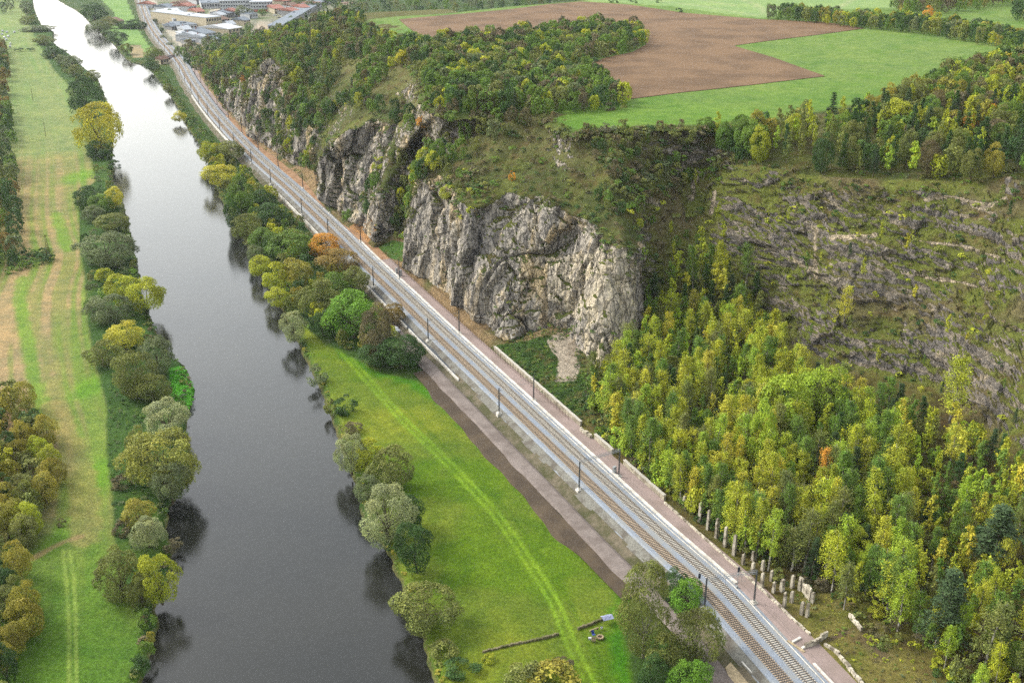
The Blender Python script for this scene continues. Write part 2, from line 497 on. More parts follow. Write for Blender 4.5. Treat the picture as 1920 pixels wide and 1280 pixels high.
# left field
fieldL = W([(20, -60), (60, 60), (100, 130), (140, 170), (150, 230), (170, 290), (180, 340), (150, 360), (148, 420), (150, 470), (160, 520), (165, 600), (172, 650), (190, 720), (200, 760), (200, 850), (212, 930), (214, 1000), (228, 1080), (262, 1150), (272, 1200), (262, 1280), (200, 1500), (100, 1700),
            (-200, 1700), (-100, 1280), (-60, 1000), (-200, 720), (-400, 300), (-400, -60)])
dfl, sfl, afl = dist_line(gx, gy, fieldL, True)
infl = np.where(inpoly(gx, gy, fieldL), 1, -1) * dfl
mL = sstep(-0.8, 0.8, infl + 0.8 * nC) * left
paint(mL, A(154, 154, 94))
fl = resample(catmull([P(x, y, GZ) for x, y in [(100, 1500), (150, 1150), (150, 1000), (158, 850), (120, 700), (110, 560), (130, 480), (110, 400), (100, 250), (60, 120), (20, 20), (0, -40)]], 300), 6.0)
dlane, slane, alane = dist_line(gx, gy, fl)
lat = dlane * slane
str_ = vn(np.stack([lat + 0.4 * nB, alane / 90, 0 * lat], -1), 1.7, 31) + 0.6 * vn(np.stack([lat, alane / 60, 0 * lat], -1), 5.5, 33)
nearf = sstep(600, 250, gy)
paint(mL * sstep(0.0, 0.7, str_ + 0.5 * nA) * (0.5 + 0.45 * nearf), A(184, 160, 120))
paint(mL * sstep(0.1, 0.8, -str_ + 0.5 * nB), A(120, 158, 58), 0.7)
dg, sg_, ag_ = dist_line(gx, gy, W([(42, 520), (36, 560), (48, 620), (60, 690), (78, 760), (95, 800)]))
paint(mL * sstep(3.2, 1.2, dg + 0.8 * nC), A(112, 164, 48), 0.65)
dg, _, _ = dist_line(gx, gy, W([(128, 470), (118, 445), (105, 400)]))
paint(mL * sstep(4, 1, dg + 1.5 * nC), A(120, 165, 55), 0.7)
for (x0, y0), w0 in (((170, 720), 4), ((175, 900), 6), ((150, 330), 7), ((120, 1000), 3)):
    q = P(x0, y0, GZ); e = np.hypot(gx - q[0], (gy - q[1]) * 0.45)
    paint(mL * sstep(w0 * 1.8, w0 * 0.5, e + 2 * nA), A(112, 165, 45), 0.7)
# bright mown grass towards the bottom left, brown strip in its middle
dg2 = sstep(245, 195, gy + 10 * nB)
paint(mL * dg2, A(98, 136, 48), 0.9)
dg, _, _ = dist_line(gx, gy, W([(158, 1010), (160, 960), (155, 900), (130, 830), (100, 760)]))
paint(mL * sstep(4.6, 2.6, dg + 1.2 * nC), A(160, 150, 96), 0.6)
paint(mL * sstep(196, 178, gy), A(92, 130, 46), 0.8)
for pl in ([(117, 1030), (124, 1080), (128, 1150), (130, 1280), (128, 1500)], [(130, 1030), (138, 1080), (142, 1150), (143, 1280), (142, 1500)]):
    dg, _, _ = dist_line(gx, gy, W(pl)); paint(mL * sstep(0.6, 0.2, dg), A(150, 176, 84), 0.7)
dg, _, _ = dist_line(gx, gy, W([(60, 1045), (90, 1030), (120, 1015), (150, 1005)]))
paint(mL * sstep(1.3, 0.5, dg + 0.5 * nC), A(176, 150, 110), 0.7)
# far left: fresh pasture beyond the stubble
paint(mL * sstep(560, 680, gy + 40 * nB), A(136, 166, 100), 0.7)
# left bank weeds
mLb = left * (sd > 0) * sstep(0.6, -0.6, infl)
paint(mLb, A(72, 104, 48)); paint(mLb * sstep(0.1, 0.5, nA), A(84, 112, 46), 0.8)
dg = inpoly(gx, gy, W([(318, 690), (345, 683), (367, 730), (362, 770), (335, 770), (322, 740)]))
paint(dg, A(70, 140, 30), 0.9)
# right bank
mR = (~left) * (sd > -0.2)
paint(mR, A(70, 98, 44)); paint(mR * sstep(0, 0.5, nA), A(96, 104, 52), 0.7)
mead_px = [(560, 600), (600, 640), (660, 670), (720, 700), (780, 715), (850, 760), (937, 853), (990, 900), (1060, 970), (1110, 1020), (1160, 1065), (1180, 1120), (1170, 1200), (1190, 1300), (1210, 1500), (900, 1560),
           (830, 1300), (800, 1210), (770, 1120), (750, 1060), (700, 960), (665, 880), (640, 800), (600, 700), (575, 650)]
mead = W(mead_px)
dm, _, _ = dist_line(gx, gy, mead, True)
inm = np.where(inpoly(gx, gy, mead), 1, -1) * dm
mM = sstep(-1, 1, inm + 0.7 * nC)
paint(mM, A(112, 134, 46)); paint(mM * sstep(0.0, 0.6, nB + 0.3 * nA), A(140, 152, 48), 0.7)
paint(mM * sstep(0.1, 0.55, -nB + 0.4 * nA), A(92, 130, 24), 0.7)
paint(mM * sstep(5, 1, inm + 1.5 * nC) * (dr > dt * 0.3), A(66, 132, 28), 0.75)
q = P(1100, 1240, GZ); paint(mM * sstep(165, 148, gy + 3 * nA), A(78, 134, 20), 0.8)
mt = [P(x, y, GZ) for x, y in [(600, 612), (640, 655), (690, 712), (760, 790), (830, 858), (900, 930), (950, 990), (1000, 1065), (1040, 1130), (1065, 1190), (1085, 1235), (1110, 1290), (1140, 1400)]]
mtr = resample(catmull(mt, 300), 2.0)
dmt, smt, _ = dist_line(gx, gy, mtr)
lt = dmt * smt
wsc = 1.0
paint(mM * sstep(2.2, 1.3, np.abs(lt)), A(116, 150, 40), 0.35)
for o in (-0.95, 0.95): paint(mM * sstep(0.62, 0.22, np.abs(lt - o + 0.12 * nC)) * (0.7 + 0.5 * nA), A(148, 188, 54), 0.78)
paint(mM * sstep(0.8, 0.2, np.abs(lt + 3.3)) * 0.5, A(84, 120, 24))
for o in (-1.2, 1.2): paint(mM * sstep(0.7, 0.3, np.abs(lt - o)) * sstep(152, 142, gy), A(150, 132, 86), 0.8)
# far right-bank meadows and the village ground
paint((~left) * inpoly(gx, gy, W([(205, 55), (215, 25), (190, 0), (235, -5), (262, 60), (285, 95), (280, 105), (240, 100), (215, 70)])), A(138, 176, 98), 0.95)
paint((~left) * inpoly(gx, gy, W([(243, 85), (262, 84), (272, 100), (268, 108), (248, 108)])), A(176, 160, 126), 0.95)
vill = W([(290, 60), (272, 0), (268, -40), (700, -40), (620, 60), (480, 90), (400, 130), (350, 118)])
mV = inpoly(gx, gy, vill) * (~left)
paint(mV, A(150, 150, 128)); paint(mV * sstep(-0.1, 0.4, nB), A(104, 124, 78), 0.8)
for rd in ([(268, -30), (287, 5), (300, 24), (312, 44), (326, 66), (340, 82), (352, 100)], [(340, 82), (362, 66), (392, 70), (420, 60)], [(362, 66), (372, 50), (392, 36), (400, 20), (420, 14)]):
    dd, _, _ = dist_line(gx, gy, W(rd)); paint((~left) * sstep(6, 3.5, dd), A(206, 200, 186), 0.9)
for yd in ([(395, 85), (420, 70), (470, 80), (450, 100), (400, 104)], [(470, 62), (485, 40), (545, 44), (540, 64)], [(330, 62), (372, 62), (400, 90), (370, 100), (350, 84)]):
    paint((~left) * inpoly(gx + 4 * nC, gy + 6 * nA, W(yd)), A(196, 182, 164), 0.85)
paint((sd < -0.1), A(70, 72, 58))
paint(((sd > -0.3) & (sd < 0.7)) * (np.abs(nA) < 0.5), A(120, 112, 78), 0.6)
far = sstep(1500, 2600, gy); paint(far, A(84, 106, 70), 0.7)
me = mesh_np("ground", np.stack([gx, gy, gz], -1), grid_faces(nr, nc), C, [M['ground']])
tag(link("ground", me), kind="structure")
# river surface
wv = []
wy = np.r_[70:1700:40j]
me = mesh_np("river", np.array([(-1600, 60, 0), (400, 60, 0), (400, 5500, 0), (-1600, 5500, 0)]), np.array([[0, 1, 2, 3]]), None, [M['water']])
tag(link("river", me), kind="structure")

# ------------------------------------------------------------------ railway corridor strips
def strip(name, offs, s0, s1, m, step=1, wob=None, smooth=False, taper=None):
    """sheet swept along the railway; offs = [(offset, z) ...]"""
    ss = np.arange(s0, s1 + 0.01, step); rows = []
    for s in ss:
        w = 0 if wob is None else wob(s)
        rows.append([tpos(s, o + (w if k in (0,) else 0), z) for k, (o, z) in enumerate(offs)])
    v = np.array(rows).reshape(-1, 3)
    me = mesh_np(name, v, grid_faces(len(ss), len(offs))[:, ::-1], None, [m])
    o = link(name, me); tag(o, kind="structure"); return o

NT = len(TRACK) - 2
S = lambda px, py: tsta(px, py)[0]
s_bot = 0
s_soil0, s_soil1 = S(1272, 1070), S(860, 668)
nzl = lambda f, a, sd_: (lambda s: a * math.sin(s * f + sd_) + a * 0.6 * math.sin(s * f * 2.7 + 1.3 * sd_))
strip("ballast_bed", [(-8.6, 1.6), (-4.6, 4.45), (-4.2, 4.72), (4.4, 4.72), (4.7, 4.5), (5.6, 4.45)], 0, NT, M['ballast'], 2)
strip("ballast_slope", [(-6.7, 3.1), (-5.6, 3.86), (-4.72, 4.46)], 0, NT, M['ballast_side'], 2, nzl(0.21, 0.25, 0))
strip("embankment_slope", [(-9.4, 1.3), (-7.9, 2.3), (-6.3, 3.42)], 0, NT, M['verge'], 2, nzl(0.17, 0.35, 1.1))
strip("drainage_verge", [(-10.4, 2.6), (-9.2, 2.1), (-8.0, 2.45), (-6.9, 3.1)], S(1460, 1290), s_soil1 + 5, M['verge'], 1, nzl(0.3, 0.3, 1))
strip("service_road", [(-14.2, 2.35), (-13.2, 2.75), (-10.2, 2.85), (-9.4, 2.5)], S(1480, 1300), s_soil1 + 45, M['service'], 1, nzl(0.13, 0.35, 2))
strip("soil_strip", [(-18.6, 1.5), (-17.6, 2.15), (-13.9, 2.5)], s_soil0, s_soil1, M['darksoil'], 1, lambda s: nzl(0.17, 0.5, 0.4)(s) + 4.6 * max(0, 1 - (s - s_soil0) / 22) + 2.2 * max(0, 1 - (s_soil1 - s) / 16))
strip("gravel_path", [(5.55, 4.40), (6.3, 4.52), (10.6, 4.52)], 0, S(735, 482), M['pinkpath'], 2)
strip("earth_path", [(5.2, 4.40), (6.0, 4.47), (10.8, 4.47)], S(735, 482), S(520, 290), M['earth'], 2)
strip("earth_verge", [(5.2, 4.40), (6.0, 4.46), (9.6, 4.46)], S(520, 290), S(420, 215), M['earth'], 2)
strip("asphalt_shoulder", [(-7.3, 3.1), (-4.6, 3.9)], S(858, 690), S(640, 430), M['asphalt'], 2)
strip("gravel_yard", [(6.0, 4.5), (13, 4.6), (17, 4.4)], S(420, 215), S(352, 128), M['pinkpath'], 2)

def ribbon_box(name, off, w, z0, h, s0, s1, m, label, cat, group=None, step=2, zf=None, parent=None):
    """long thin solid (kerb, duct, wall, rail) following the railway"""
    ss = np.arange(s0, s1 + 0.01, step); v = []
    for s in ss:
        zz = z0 if zf is None else z0 + zf(s)
        for o, z in ((off - w / 2, zz), (off - w / 2, zz + h), (off + w / 2, zz + h), (off + w / 2, zz)):
            v.append(tpos(s, o, z))
    n = len(ss); f = []
    for i in range(n - 1):
        for k in range(4):
            a = i * 4 + k; b = i * 4 + (k + 1) % 4
            f.append((a, b, b + 4, a + 4))
    f.append((0, 3, 2, 1)); e = (n - 1) * 4; f.append((e, e + 1, e + 2, e + 3))
    o = link(name, mesh_np(name, np.array(v), f, None, [m]), parent)
    if label: tag(o, label, cat, group)
    return o
ribbon_box("cable_duct", 4.62, 0.16, 4.5, 0.32, 0, S(560, 365), M['concrete'], "thin pale concrete edging beside the outer ballast, next to the far track", "edging")
ribbon_box("kerb", 6.05, 0.5, 4.46, 0.28, 0, S(1505, 1240), M['concrete'], "white concrete kerb along the pink path at the bottom edge, past the stone channel", "kerb")
ribbon_box("kerb", 5.95, 0.75, 4.46, 0.28, S(1370, 1090), S(660, 450), M['concrete'], "long white concrete kerb between the ballast and the pink gravel path", "kerb")
ribbon_box("retaining_wall", -7.35, 0.35, 1.8, 1.75, S(868, 700), S(795, 605), M['concrete'], "pale retaining wall edge beside dark gravel, ending at the service road", "retaining wall")
ribbon_box("retaining_wall", -7.35, 0.35, 1.8, 1.75, S(790, 600), S(690, 500), M['concrete'], "pale retaining wall edge behind the bright green maple and brown bush", "retaining wall")
ribbon_box("retaining_wall", -7.4, 0.4, 1.6, 2.3, S(640, 430), S(545, 340), M['concrete'], "pale retaining wall above the path and trees, below the left mast row", "retaining wall")
ribbon_box("retaining_wall", -6.2, 0.5, 2.0, 2.6, S(455, 265), S(388, 175), M['concrete'], "stepped white parapet on the river side of the distant bend", "retaining wall")

def track(off, label, sm, extra_rails):
    root = empty("railway_track", (0, 0, 0)); tag(root, label, "railway track", "railway tracks on the ballast bed")
    for g in (-0.7525, 0.7525):
        ribbon_box("rail", off + g, 0.10 if g else 0.1, 4.93, 0.17, 0, NT, M['rail'], None, None, None, 2, None, root)
    if extra_rails:
        for g in (-0.28, 0.28):
            ribbon_box("guard_rail", off + g, 0.10, 4.93, 0.14, 0, S(1355, 1140), M['rail'], None, None, None, 2, None, root)
    v = []; f = []
    smb = MB().frustum((0, 0, 0), 2.5, 0.28, 0.16, 0, (1, 0.75))
    sme = bpy.data.meshes.new("sleeper"); sme.from_pydata(smb.v, [], smb.f); sme.materials.append(sm)
    base = np.array(smb.v); bf = np.array(smb.f)
    s0 = S(1530, 1310); k = 0
    for i, s in enumerate(np.arange(s0 - 60, NT - 5, 0.62)):
        p = tpos(s, off, 4.76); tg = TAN[int(s)] if s < NT else TAN[-1]
        rz = math.atan2(tg[1], tg[0]) - math.pi / 2
        if s >= s0 and k < 100:
            o = link("sleeper", sme, root); o.location = tuple(p); o.rotation_euler = (0, 0, rz); k += 1
        else:
            co, si = math.cos(rz), math.sin(rz); n = len(v) * 8
            q = base.copy(); X = q[:, 0] * co - q[:, 1] * si + p[0]; Y = q[:, 0] * si + q[:, 1] * co + p[1]
            v.append(np.stack([X, Y, q[:, 2] + p[2]], 1)); f.append(bf + n)
    o = link("sleepers", mesh_np("sleepers", np.concatenate(v), np.concatenate(f), None, [sm]), root); o["kind"] = "stuff"
    return root
track(-2.05, "railway track nearer the river, tan sleepers and guard rails at bottom", M['sleeper2'], True)
track(2.05, "railway track nearer the cliffs, pale concrete sleepers and dark rails", M['sleeper'], False)

# ------------------------------------------------------------------ the hill: a surface lofted through surveyed cross-sections
ZP = 64.0
# B (shelf), C (foot), D (cliff top), M (shoulder), E (plateau edge), quarry weight, rock weight between C and D
ribs = [
 ((2200, 1500, 7), (2500, 1250, 18), (2500, 520, 60), (2400, 380, 62), (2300, 150, ZP), 1, .7),
 ((1900, 1180, 8), (2100, 950, 18), (2100, 380, 60), (2060, 260, 62), (2000, 100, ZP), 1, .8),
 ((1750, 1020, 8), (1900, 825, 17), (1900, 345, 60), (1890, 240, 62), (1880, 95, ZP), 1, .9),
 ((1600, 900, 8), (1740, 715, 13), (1720, 350, 57), (1740, 250, 61), (1770, 135, ZP), 1, .9),
 ((1450, 850, 8), (1570, 690, 10), (1545, 338, 55), (1560, 270, 60), (1630, 195, ZP), 1, .9),
 ((1350, 780, 8), (1430, 630, 9), (1400, 315, 54), (1410, 270, 60), (1470, 225, ZP), 1, .8),
 ((1240, 730, 8), (1300, 630, 9), (1300, 318, 49), (1300, 275, 57), (1320, 238, ZP), .8, .8),
 ((1180, 720, 8), (1225, 622, 8), (1215, 400, 42), (1210, 310, 53), (1210, 240, ZP), .5, .9),
 ((1150, 705, 7.5), (1200, 640, 8), (1190, 488, 36), (1150, 345, 52), (1155, 244, ZP), .1, 1),
 ((1130, 712, 7), (1180, 665, 7), (1178, 480, 38), (1130, 340, 52), (1135, 244, ZP), 0, 1),
 ((1085, 712, 6.5), (1125, 690, 7), (1150, 462, 39), (1100, 330, 52), (1100, 246, ZP), 0, 1),
 ((1045, 680, 6.5), (1085, 650, 8), (1118, 436, 41), (1070, 325, 52), (1070, 250, ZP), 0, 1),
 ((1000, 665, 6.5), (1050, 610, 10), (1075, 405, 43), (1040, 315, 52), (1045, 238, ZP), 0, 1),
 ((950, 650, 6), (995, 625, 7), (1010, 382, 45), (1000, 300, 53), (1025, 228, ZP), 0, 1),
 ((925, 637, 5.5), (950, 640, 6), (945, 370, 45), (950, 300, 52), (1000, 222, ZP), 0, 1),
 ((888, 610, 5.5), (905, 614, 6), (900, 385, 43), (910, 305, 51), (980, 220, ZP), 0, 1),
 ((860, 580, 5.5), (878, 588, 6), (862, 378, 43), (880, 300, 50), (960, 218, ZP), 0, 1),
 ((785, 515, 5.5), (800, 528, 6), (822, 352, 41), (850, 290, 49), (920, 215, ZP), 0, 1),
 ((750, 490, 5.5), (762, 500, 6), (783, 336, 40), (810, 285, 46), (880, 215, ZP), 0, 1),
 ((735, 460, 6), (762, 450, 9), (775, 372, 22), (800, 290, 42), (840, 215, ZP), 0, .25),
 ((718, 445, 6), (742, 440, 9), (752, 350, 26), (780, 270, 42), (825, 208, ZP), 0, .25),
 ((692, 440, 5.5), (702, 456, 6), (712, 366, 25), (745, 300, 36), (805, 195, ZP), 0, 1),
 ((664, 415, 5.5), (680, 425, 8), (705, 350, 25), (745, 250, 46), (795, 180, ZP), 0, .7),
 ((636, 396, 5.5), (648, 414, 6), (742, 240, 47), (765, 190, 52), (790, 150, ZP), 0, 1),
 ((606, 370, 5.5), (618, 388, 6), (695, 226, 47), (735, 180, 52), (780, 130, ZP), 0, 1),
 ((590, 350, 5.5), (596, 360, 6), (625, 270, 36), (670, 200, 47), (760, 110, ZP), 0, 1),
 ((574, 325, 6), (588, 318, 9), (612, 258, 27), (650, 180, 45), (740, 100, ZP), 0, .05),
 ((546, 306, 5.5), (553, 310, 6), (575, 232, 29), (620, 150, 45), (720, 90, ZP), 0, .6),
 ((516, 286, 5.5), (523, 292, 6), (540, 205, 31), (590, 130, 46), (700, 75, ZP), 0, .2),
 ((488, 266, 5.5), (494, 272, 6), (525, 132, 46), (572, 100, 52), (690, 60, ZP), 0, 1),
 ((463, 243, 5.5), (468, 248, 6), (494, 118, 47), (560, 85, 52), (680, 45, ZP), 0, 1),
 ((443, 222, 5.5), (448, 225, 6), (465, 150, 33), (530, 85, 46), (665, 35, 62), 0, .6),
 ((420, 196, 5.5), (426, 201, 6), (437, 143, 25), (500, 85, 40), (650, 28, 60), 0, .9),
 ((400, 172, 6), (406, 180, 6), (425, 135, 22), (470, 90, 34), (630, 28, 56), 0, .4),
 ((385, 152, 6), (393, 151, 7), (410, 115, 18), (450, 90, 28), (600, 35, 46), 0, 0),
 ((380, 132, 5), (392, 130, 6), (410, 108, 12), (445, 92, 18), (560, 60, 24), 0, 0),
 ((375, 122, 3), (390, 118, 3), (412, 104, 3), (450, 92, 3), (560, 62, 3), 0, 0),
]
rows_ctl = []
for B, C_, D, Mm, E, qw, rw in ribs:
    b = P(*B); c = P(*C_); d = P(*D); m_ = P(*Mm); e = P(*E)
    k = int(np.hypot(TRACK[:, 0] - c[0], TRACK[:, 1] - c[1]).argmin())
    dist = float(np.dot(c[:2] - TRACK[k, :2], RGT[k, :2]))
    k2 = int(np.hypot(TRACK[:, 0] - b[0], TRACK[:, 1] - b[1]).argmin())
    a = tpos(k if dist < 25 else k2, min(10.2, dist - 1.2) if b[1] < 640 else min(8.3, dist - 1.0), 4.46)
    if dist < 25: b = a * 0.5 + c * 0.5; b[2] = min(B[2], 5.5)
    f_ = e + np.array([70, 60, 0.0]); f_[2] = e[2] - 2.0
    rows_ctl.append([a, b, c, d, m_, e, f_])
rows_ctl = np.array(rows_ctl)                       # (nribs, 7, 3)
arc = np.r_[0, np.cumsum(np.linalg.norm(np.diff(rows_ctl[:, 2], axis=0), axis=1) * .7 + .6 * np.linalg.norm(np.diff(rows_ctl[:, 3], axis=0), axis=1) + 0.25 * np.linalg.norm(np.diff(rows_ctl[:, 4], axis=0), axis=1))]
def step_at(y): return np.clip(y * 0.0024, 0.62, 2.6)
ss = [0.0]
while ss[-1] < arc[-1]:
    y = np.interp(ss[-1], arc, rows_ctl[:, 2, 1]); ss.append(ss[-1] + step_at(y))
ss = np.clip(np.array(ss), 0, arc[-1])
seg_n = [12, 34, 112, 62, 46, 8]
tt = np.interp(ss, arc, np.arange(len(arc)))
def csamp(line):
    i = np.minimum(tt.astype(int), len(line) - 2); f = (tt - i)[:, None]
    g = lambda k: line[np.clip(k, 0, len(line) - 1)]
    p0, p1, p2, p3 = g(i - 1), g(i), g(i + 1), g(i + 2)
    cr = 0.5 * (2 * p1 + (p2 - p0) * f + (2 * p0 - 5 * p1 + 4 * p2 - p3) * f ** 2 + (3 * p1 - p0 - 3 * p2 + p3) * f ** 3)
    return 0.5 * cr + 0.5 * (p1 * (1 - f) + p2 * f)
ctl = [csamp(rows_ctl[:, k]) for k in range(7)]
qwv = np.interp(tt, np.arange(len(ribs)), [r[5] for r in ribs]); rwv = np.interp(tt, np.arange(len(ribs)), [r[6] for r in ribs])
rowsP, rowsW, rowsT = [], [], []
for k, n in enumerate(seg_n):
    for j in range(n + (k == len(seg_n) - 1)):
        f = j / n
        p = ctl[k] * (1 - f) + ctl[k + 1] * f
        rowsP.append(p)
        t_ = k + f
        rowsT.append(t_)
        rowsW.append(1.0)
HP = np.array(rowsP); HT = np.repeat(np.array(rowsT)[:, None], HP.shape[1], 1)
rim_n = np.where(HT > 2.5, 0.16 * vn(HP, 11, 501) + 0.10 * vn(HP, 4, 502), 0)
HW = sstep(1.92, 2.03, HT) * sstep(3.16, 2.93, HT + rim_n) * rwv[None, :]
HQ = np.repeat(qwv[None, :], HP.shape[0], 0)
nH, mH = HP.shape[:2]
for _ in range(5):                                   # ease the seams of the sections
    HP[1:-1] = (HP[:-2] + 2 * HP[1:-1] + HP[2:]) / 4
for _ in range(3):
    HP[:, 1:-1] = (HP[:, :-2] + 2 * HP[:, 1:-1] + HP[:, 2:]) / 4
du = np.gradient(HP, axis=0); dv = np.gradient(HP, axis=1)
NRM = np.cross(du, dv); NRM /= np.linalg.norm(NRM, axis=2)[..., None] + 1e-9
if NRM[nH // 2, mH // 2, 2] < 0: NRM = -NRM
flat = NRM[..., 2]
# crags: tall fluted ribs on the cliffs, level ledges in the quarry
cq = HW * (1 - HQ); qq = HW * HQ
edge = sstep(0.05, 1.0, HT) * sstep(6.0, 5.3, HT)
amp = np.clip(HP[..., 1] / 330, 1, 1.6)
def ridged(p, s, seed, sz): return 1 - 2 * np.abs(vn(p, s, seed, sz))
wq = HP.copy(); wq[..., 0] += 2.5 * vn(HP, 9, 77); wq[..., 1] += 2.5 * vn(HP, 9, 78)
n1 = vn(wq, 17, 41, 60); n2 = ridged(wq, 8.5, 42, 30); n3 = ridged(wq, 4.2, 43, 9); n4 = vn(wq, 1.9, 44, 3.2); n5 = vn(wq, 0.95, 45)
crack = np.clip(1 - np.abs(vn(wq, 15, 46, 90)) / 0.09, 0, 1)
def worley(p, s, sz, seed):
    q = np.stack([p[..., 0] / s, p[..., 1] / s, p[..., 2] / sz], -1); b = np.floor(q).astype(np.int64)
    d1 = np.full(q.shape[:-1], 9.0); d2 = d1.copy(); val = np.zeros(q.shape[:-1]); tilt = np.zeros(q.shape)
    for i in (-1, 0, 1):
        for j in (-1, 0, 1):
            for k in (-1, 0, 1):
                cx, cy, cz = b[..., 0] + i, b[..., 1] + j, b[..., 2] + k
                f = np.stack([cx + .5 + .42 * _h(cx, cy, cz, seed), cy + .5 + .42 * _h(cx, cy, cz, seed + 1), cz + .5 + .42 * _h(cx, cy, cz, seed + 2)], -1)
                e = q - f; d = np.sqrt((e ** 2).sum(-1)); m = d < d1
                d2 = np.where(m, d1, np.minimum(d2, d)); d1 = np.where(m, d, d1)
                tv = _h(cx, cy, cz, seed + 3) + e[..., 2] * 0.8 * _h(cx, cy, cz, seed + 4) + (e[..., 0] - e[..., 1]) * .7 * _h(cx, cy, cz, seed + 5)
                val = np.where(m, tv, val)
    return val, np.clip((d2 - d1) / .12, 0, 1)
wa, ea = worley(wq, 12, 36, 101); wb, eb = worley(wq, 5.2, 15, 111); wc_, ec = worley(wq, 2.2, 5.5, 121)
disp = cq * amp * (2.4 * n1 + 2.1 * wa + 0.75 * wb + 0.28 * wc_ + 0.3 * n2 + 0.35 * n4 + 0.2 * n5 - 2.2 * crack - 0.7 * (1 - ea) - 0.35 * (1 - eb))
h1 = vn(HP, 22, 51, 12); h2 = ridged(wq, 14, 52, 3.6); h3 = ridged(wq, 6, 53, 1.5); h4 = vn(wq, 2.2, 54, 1.2); h5 = vn(wq, 1.1, 55)
wd, ed = worley(wq, 13, 5.5, 131); we, ee = worley(wq, 5, 1.9, 141); wf, ef = worley(wq, 2.3, 1.3, 151)
disp += qq * (2.2 * h1 + 0.5 * h2 + 0.35 * h3 + 0.4 * h4 + 0.25 * h5 + 0.8 * wd + 0.5 * we + 0.3 * wf + 1.4 * vn(wq, 13, 56, 40))
sl = (1 - HW) * edge
disp += sl * (1.7 * fbm(HP, 26, 3, 61) * sstep(2.9, 3.5, HT) + 0.8 * sstep(0.8, 1.6, HT) * fbm(HP, 9, 3, 62) + 0.25 * vn(HP, 1.6, 63))
disp *= np.where(HT < 0.9, 0.12, 1.0)
HD = HP + NRM * disp[..., None]
HD[..., 2] = np.maximum(HD[..., 2], np.where(HT < 1, 4.2, 2.6)) if True else HD[..., 2]
du = np.gradient(HD, axis=0); dv = np.gradient(HD, axis=1)
N2 = np.cross(du, dv); N2 /= np.linalg.norm(N2, axis=2)[..., None] + 1e-9
if N2[nH // 2, mH // 2, 2] < 0: N2 = -N2
steep = sstep(0.86, 0.50, N2[..., 2])
rockw = np.clip(0.15 + 0.85 * steep, 0, 1) * np.where(HW > 0.02, 1, 0) * (0.25 + 0.75 * HW)
rockw = np.maximum(rockw * (1 - HQ), rockw * (0.68 + 0.35 * h1 + 0.12 * h2 + .2 * wd) * HQ)
rockw += 0.16 * (1 - HW) * (1 - HQ) * sstep(3, 3.1, HT) * sstep(5.2, 4.4, HT) + 0.1 * (1 - HW)
rockw = np.maximum(rockw, 0.55 * sstep(0.80, 0.45, N2[..., 2]) * ((HT > 3.1) & (HT < 5.2)))
hp = HD.reshape(-1, 3)
rockf = rockw.ravel().copy()
HC = np.zeros((nH * mH, 3)); HC[:] = A(98, 108, 58)
def hpaint(m, c, k=1.0):
    w = (np.asarray(m, float).ravel() * k)[:, None]; HC[:] = HC * (1 - w) + np.array(c) * w
nh1 = fbm(hp, 14, 3, 71); nh2 = fbm(hp, 5, 3, 72)
hpaint(sstep(-0.1, 0.5, nh1), A(124, 130, 62)); hpaint(sstep(0.0, 0.5, nh2), A(92, 88, 56), 0.6)
hpxy = PJ(hp)
tq = HT.ravel()
hpaint((HQ.ravel() > .3) & (tq > 1.9) & (tq < 3.1), A(128, 136, 62), 0.85); hpaint((HQ.ravel() > .3) * sstep(0.0, 0.5, nh1) * (tq > 1.9) * (tq < 3.1), A(134, 118, 92), 0.7)
floor = (HQ.ravel() > .25) * (tq < 1.95)
hpaint(floor, A(112, 108, 56)); hpaint(floor * sstep(-0.1, 0.4, nh1), A(86, 76, 48), 0.8); hpaint(floor * sstep(0.0, 0.45, nh2), A(138, 138, 64), 0.75)
hpaint(sstep(3.9, 4.4, tq), A(128, 128, 78), 0.8)
clear = floor * inpoly(hpxy[:, 0], hpxy[:, 1], [(1480, 1130), (1540, 1110), (1620, 1140), (1740, 1280), (1850, 1400), (1650, 1400), (1560, 1290), (1500, 1200)])
hpaint(clear, A(150, 142, 76), 0.9); hpaint(clear * sstep(0, 0.5, nh2), A(116, 124, 50), 0.7)
def hdist(line): return dist_line(hpxy[:, 0], hpxy[:, 1], line)[0]
hpaint(sstep(7, 3, hdist([(1560, 1195), (1600, 1178), (1640, 1215), (1680, 1270), (1700, 1310)]) + 3 * nh2) * (tq < 2), A(126, 108, 88), 0.9)
scree = inpoly(hpxy[:, 0] + 6 * nh2, hpxy[:, 1], [(1040, 625), (1085, 615), (1085, 690), (1075, 715), (1040, 715), (1050, 680), (1025, 640)]) & (tq < 2.3)
hpaint(scree, A(196, 182, 160)); 
greenfoot = inpoly(hpxy[:, 0] + 5 * nh2, hpxy[:, 1], [(925, 650), (1040, 600), (1085, 600), (1080, 620), (1040, 640), (1050, 700), (1120, 700), (1100, 790), (1060, 770), (950, 670)]) & (tq < 2.2) & ~scree
hpaint(greenfoot, A(70, 100, 40), 0.9)
hpaint(((tq < 2.05) & (HQ.ravel() < .2) & (hp[:, 1] > 330)) * sstep(-0.5, 0.1, nh1), A(176, 146, 110), 0.85)
og = inpoly(hpxy[:, 0], hpxy[:, 1], [(655, 425), (700, 400), (705, 440), (690, 455), (665, 450)]); hpaint(og & (tq < 2.6), A(206, 156, 104))
gp = inpoly(hpxy[:, 0] + 4 * nh2, hpxy[:, 1], [(700, 470), (735, 450), (760, 455), (755, 490), (735, 485)]); hpaint(gp & (tq < 2.4), A(84, 120, 50))
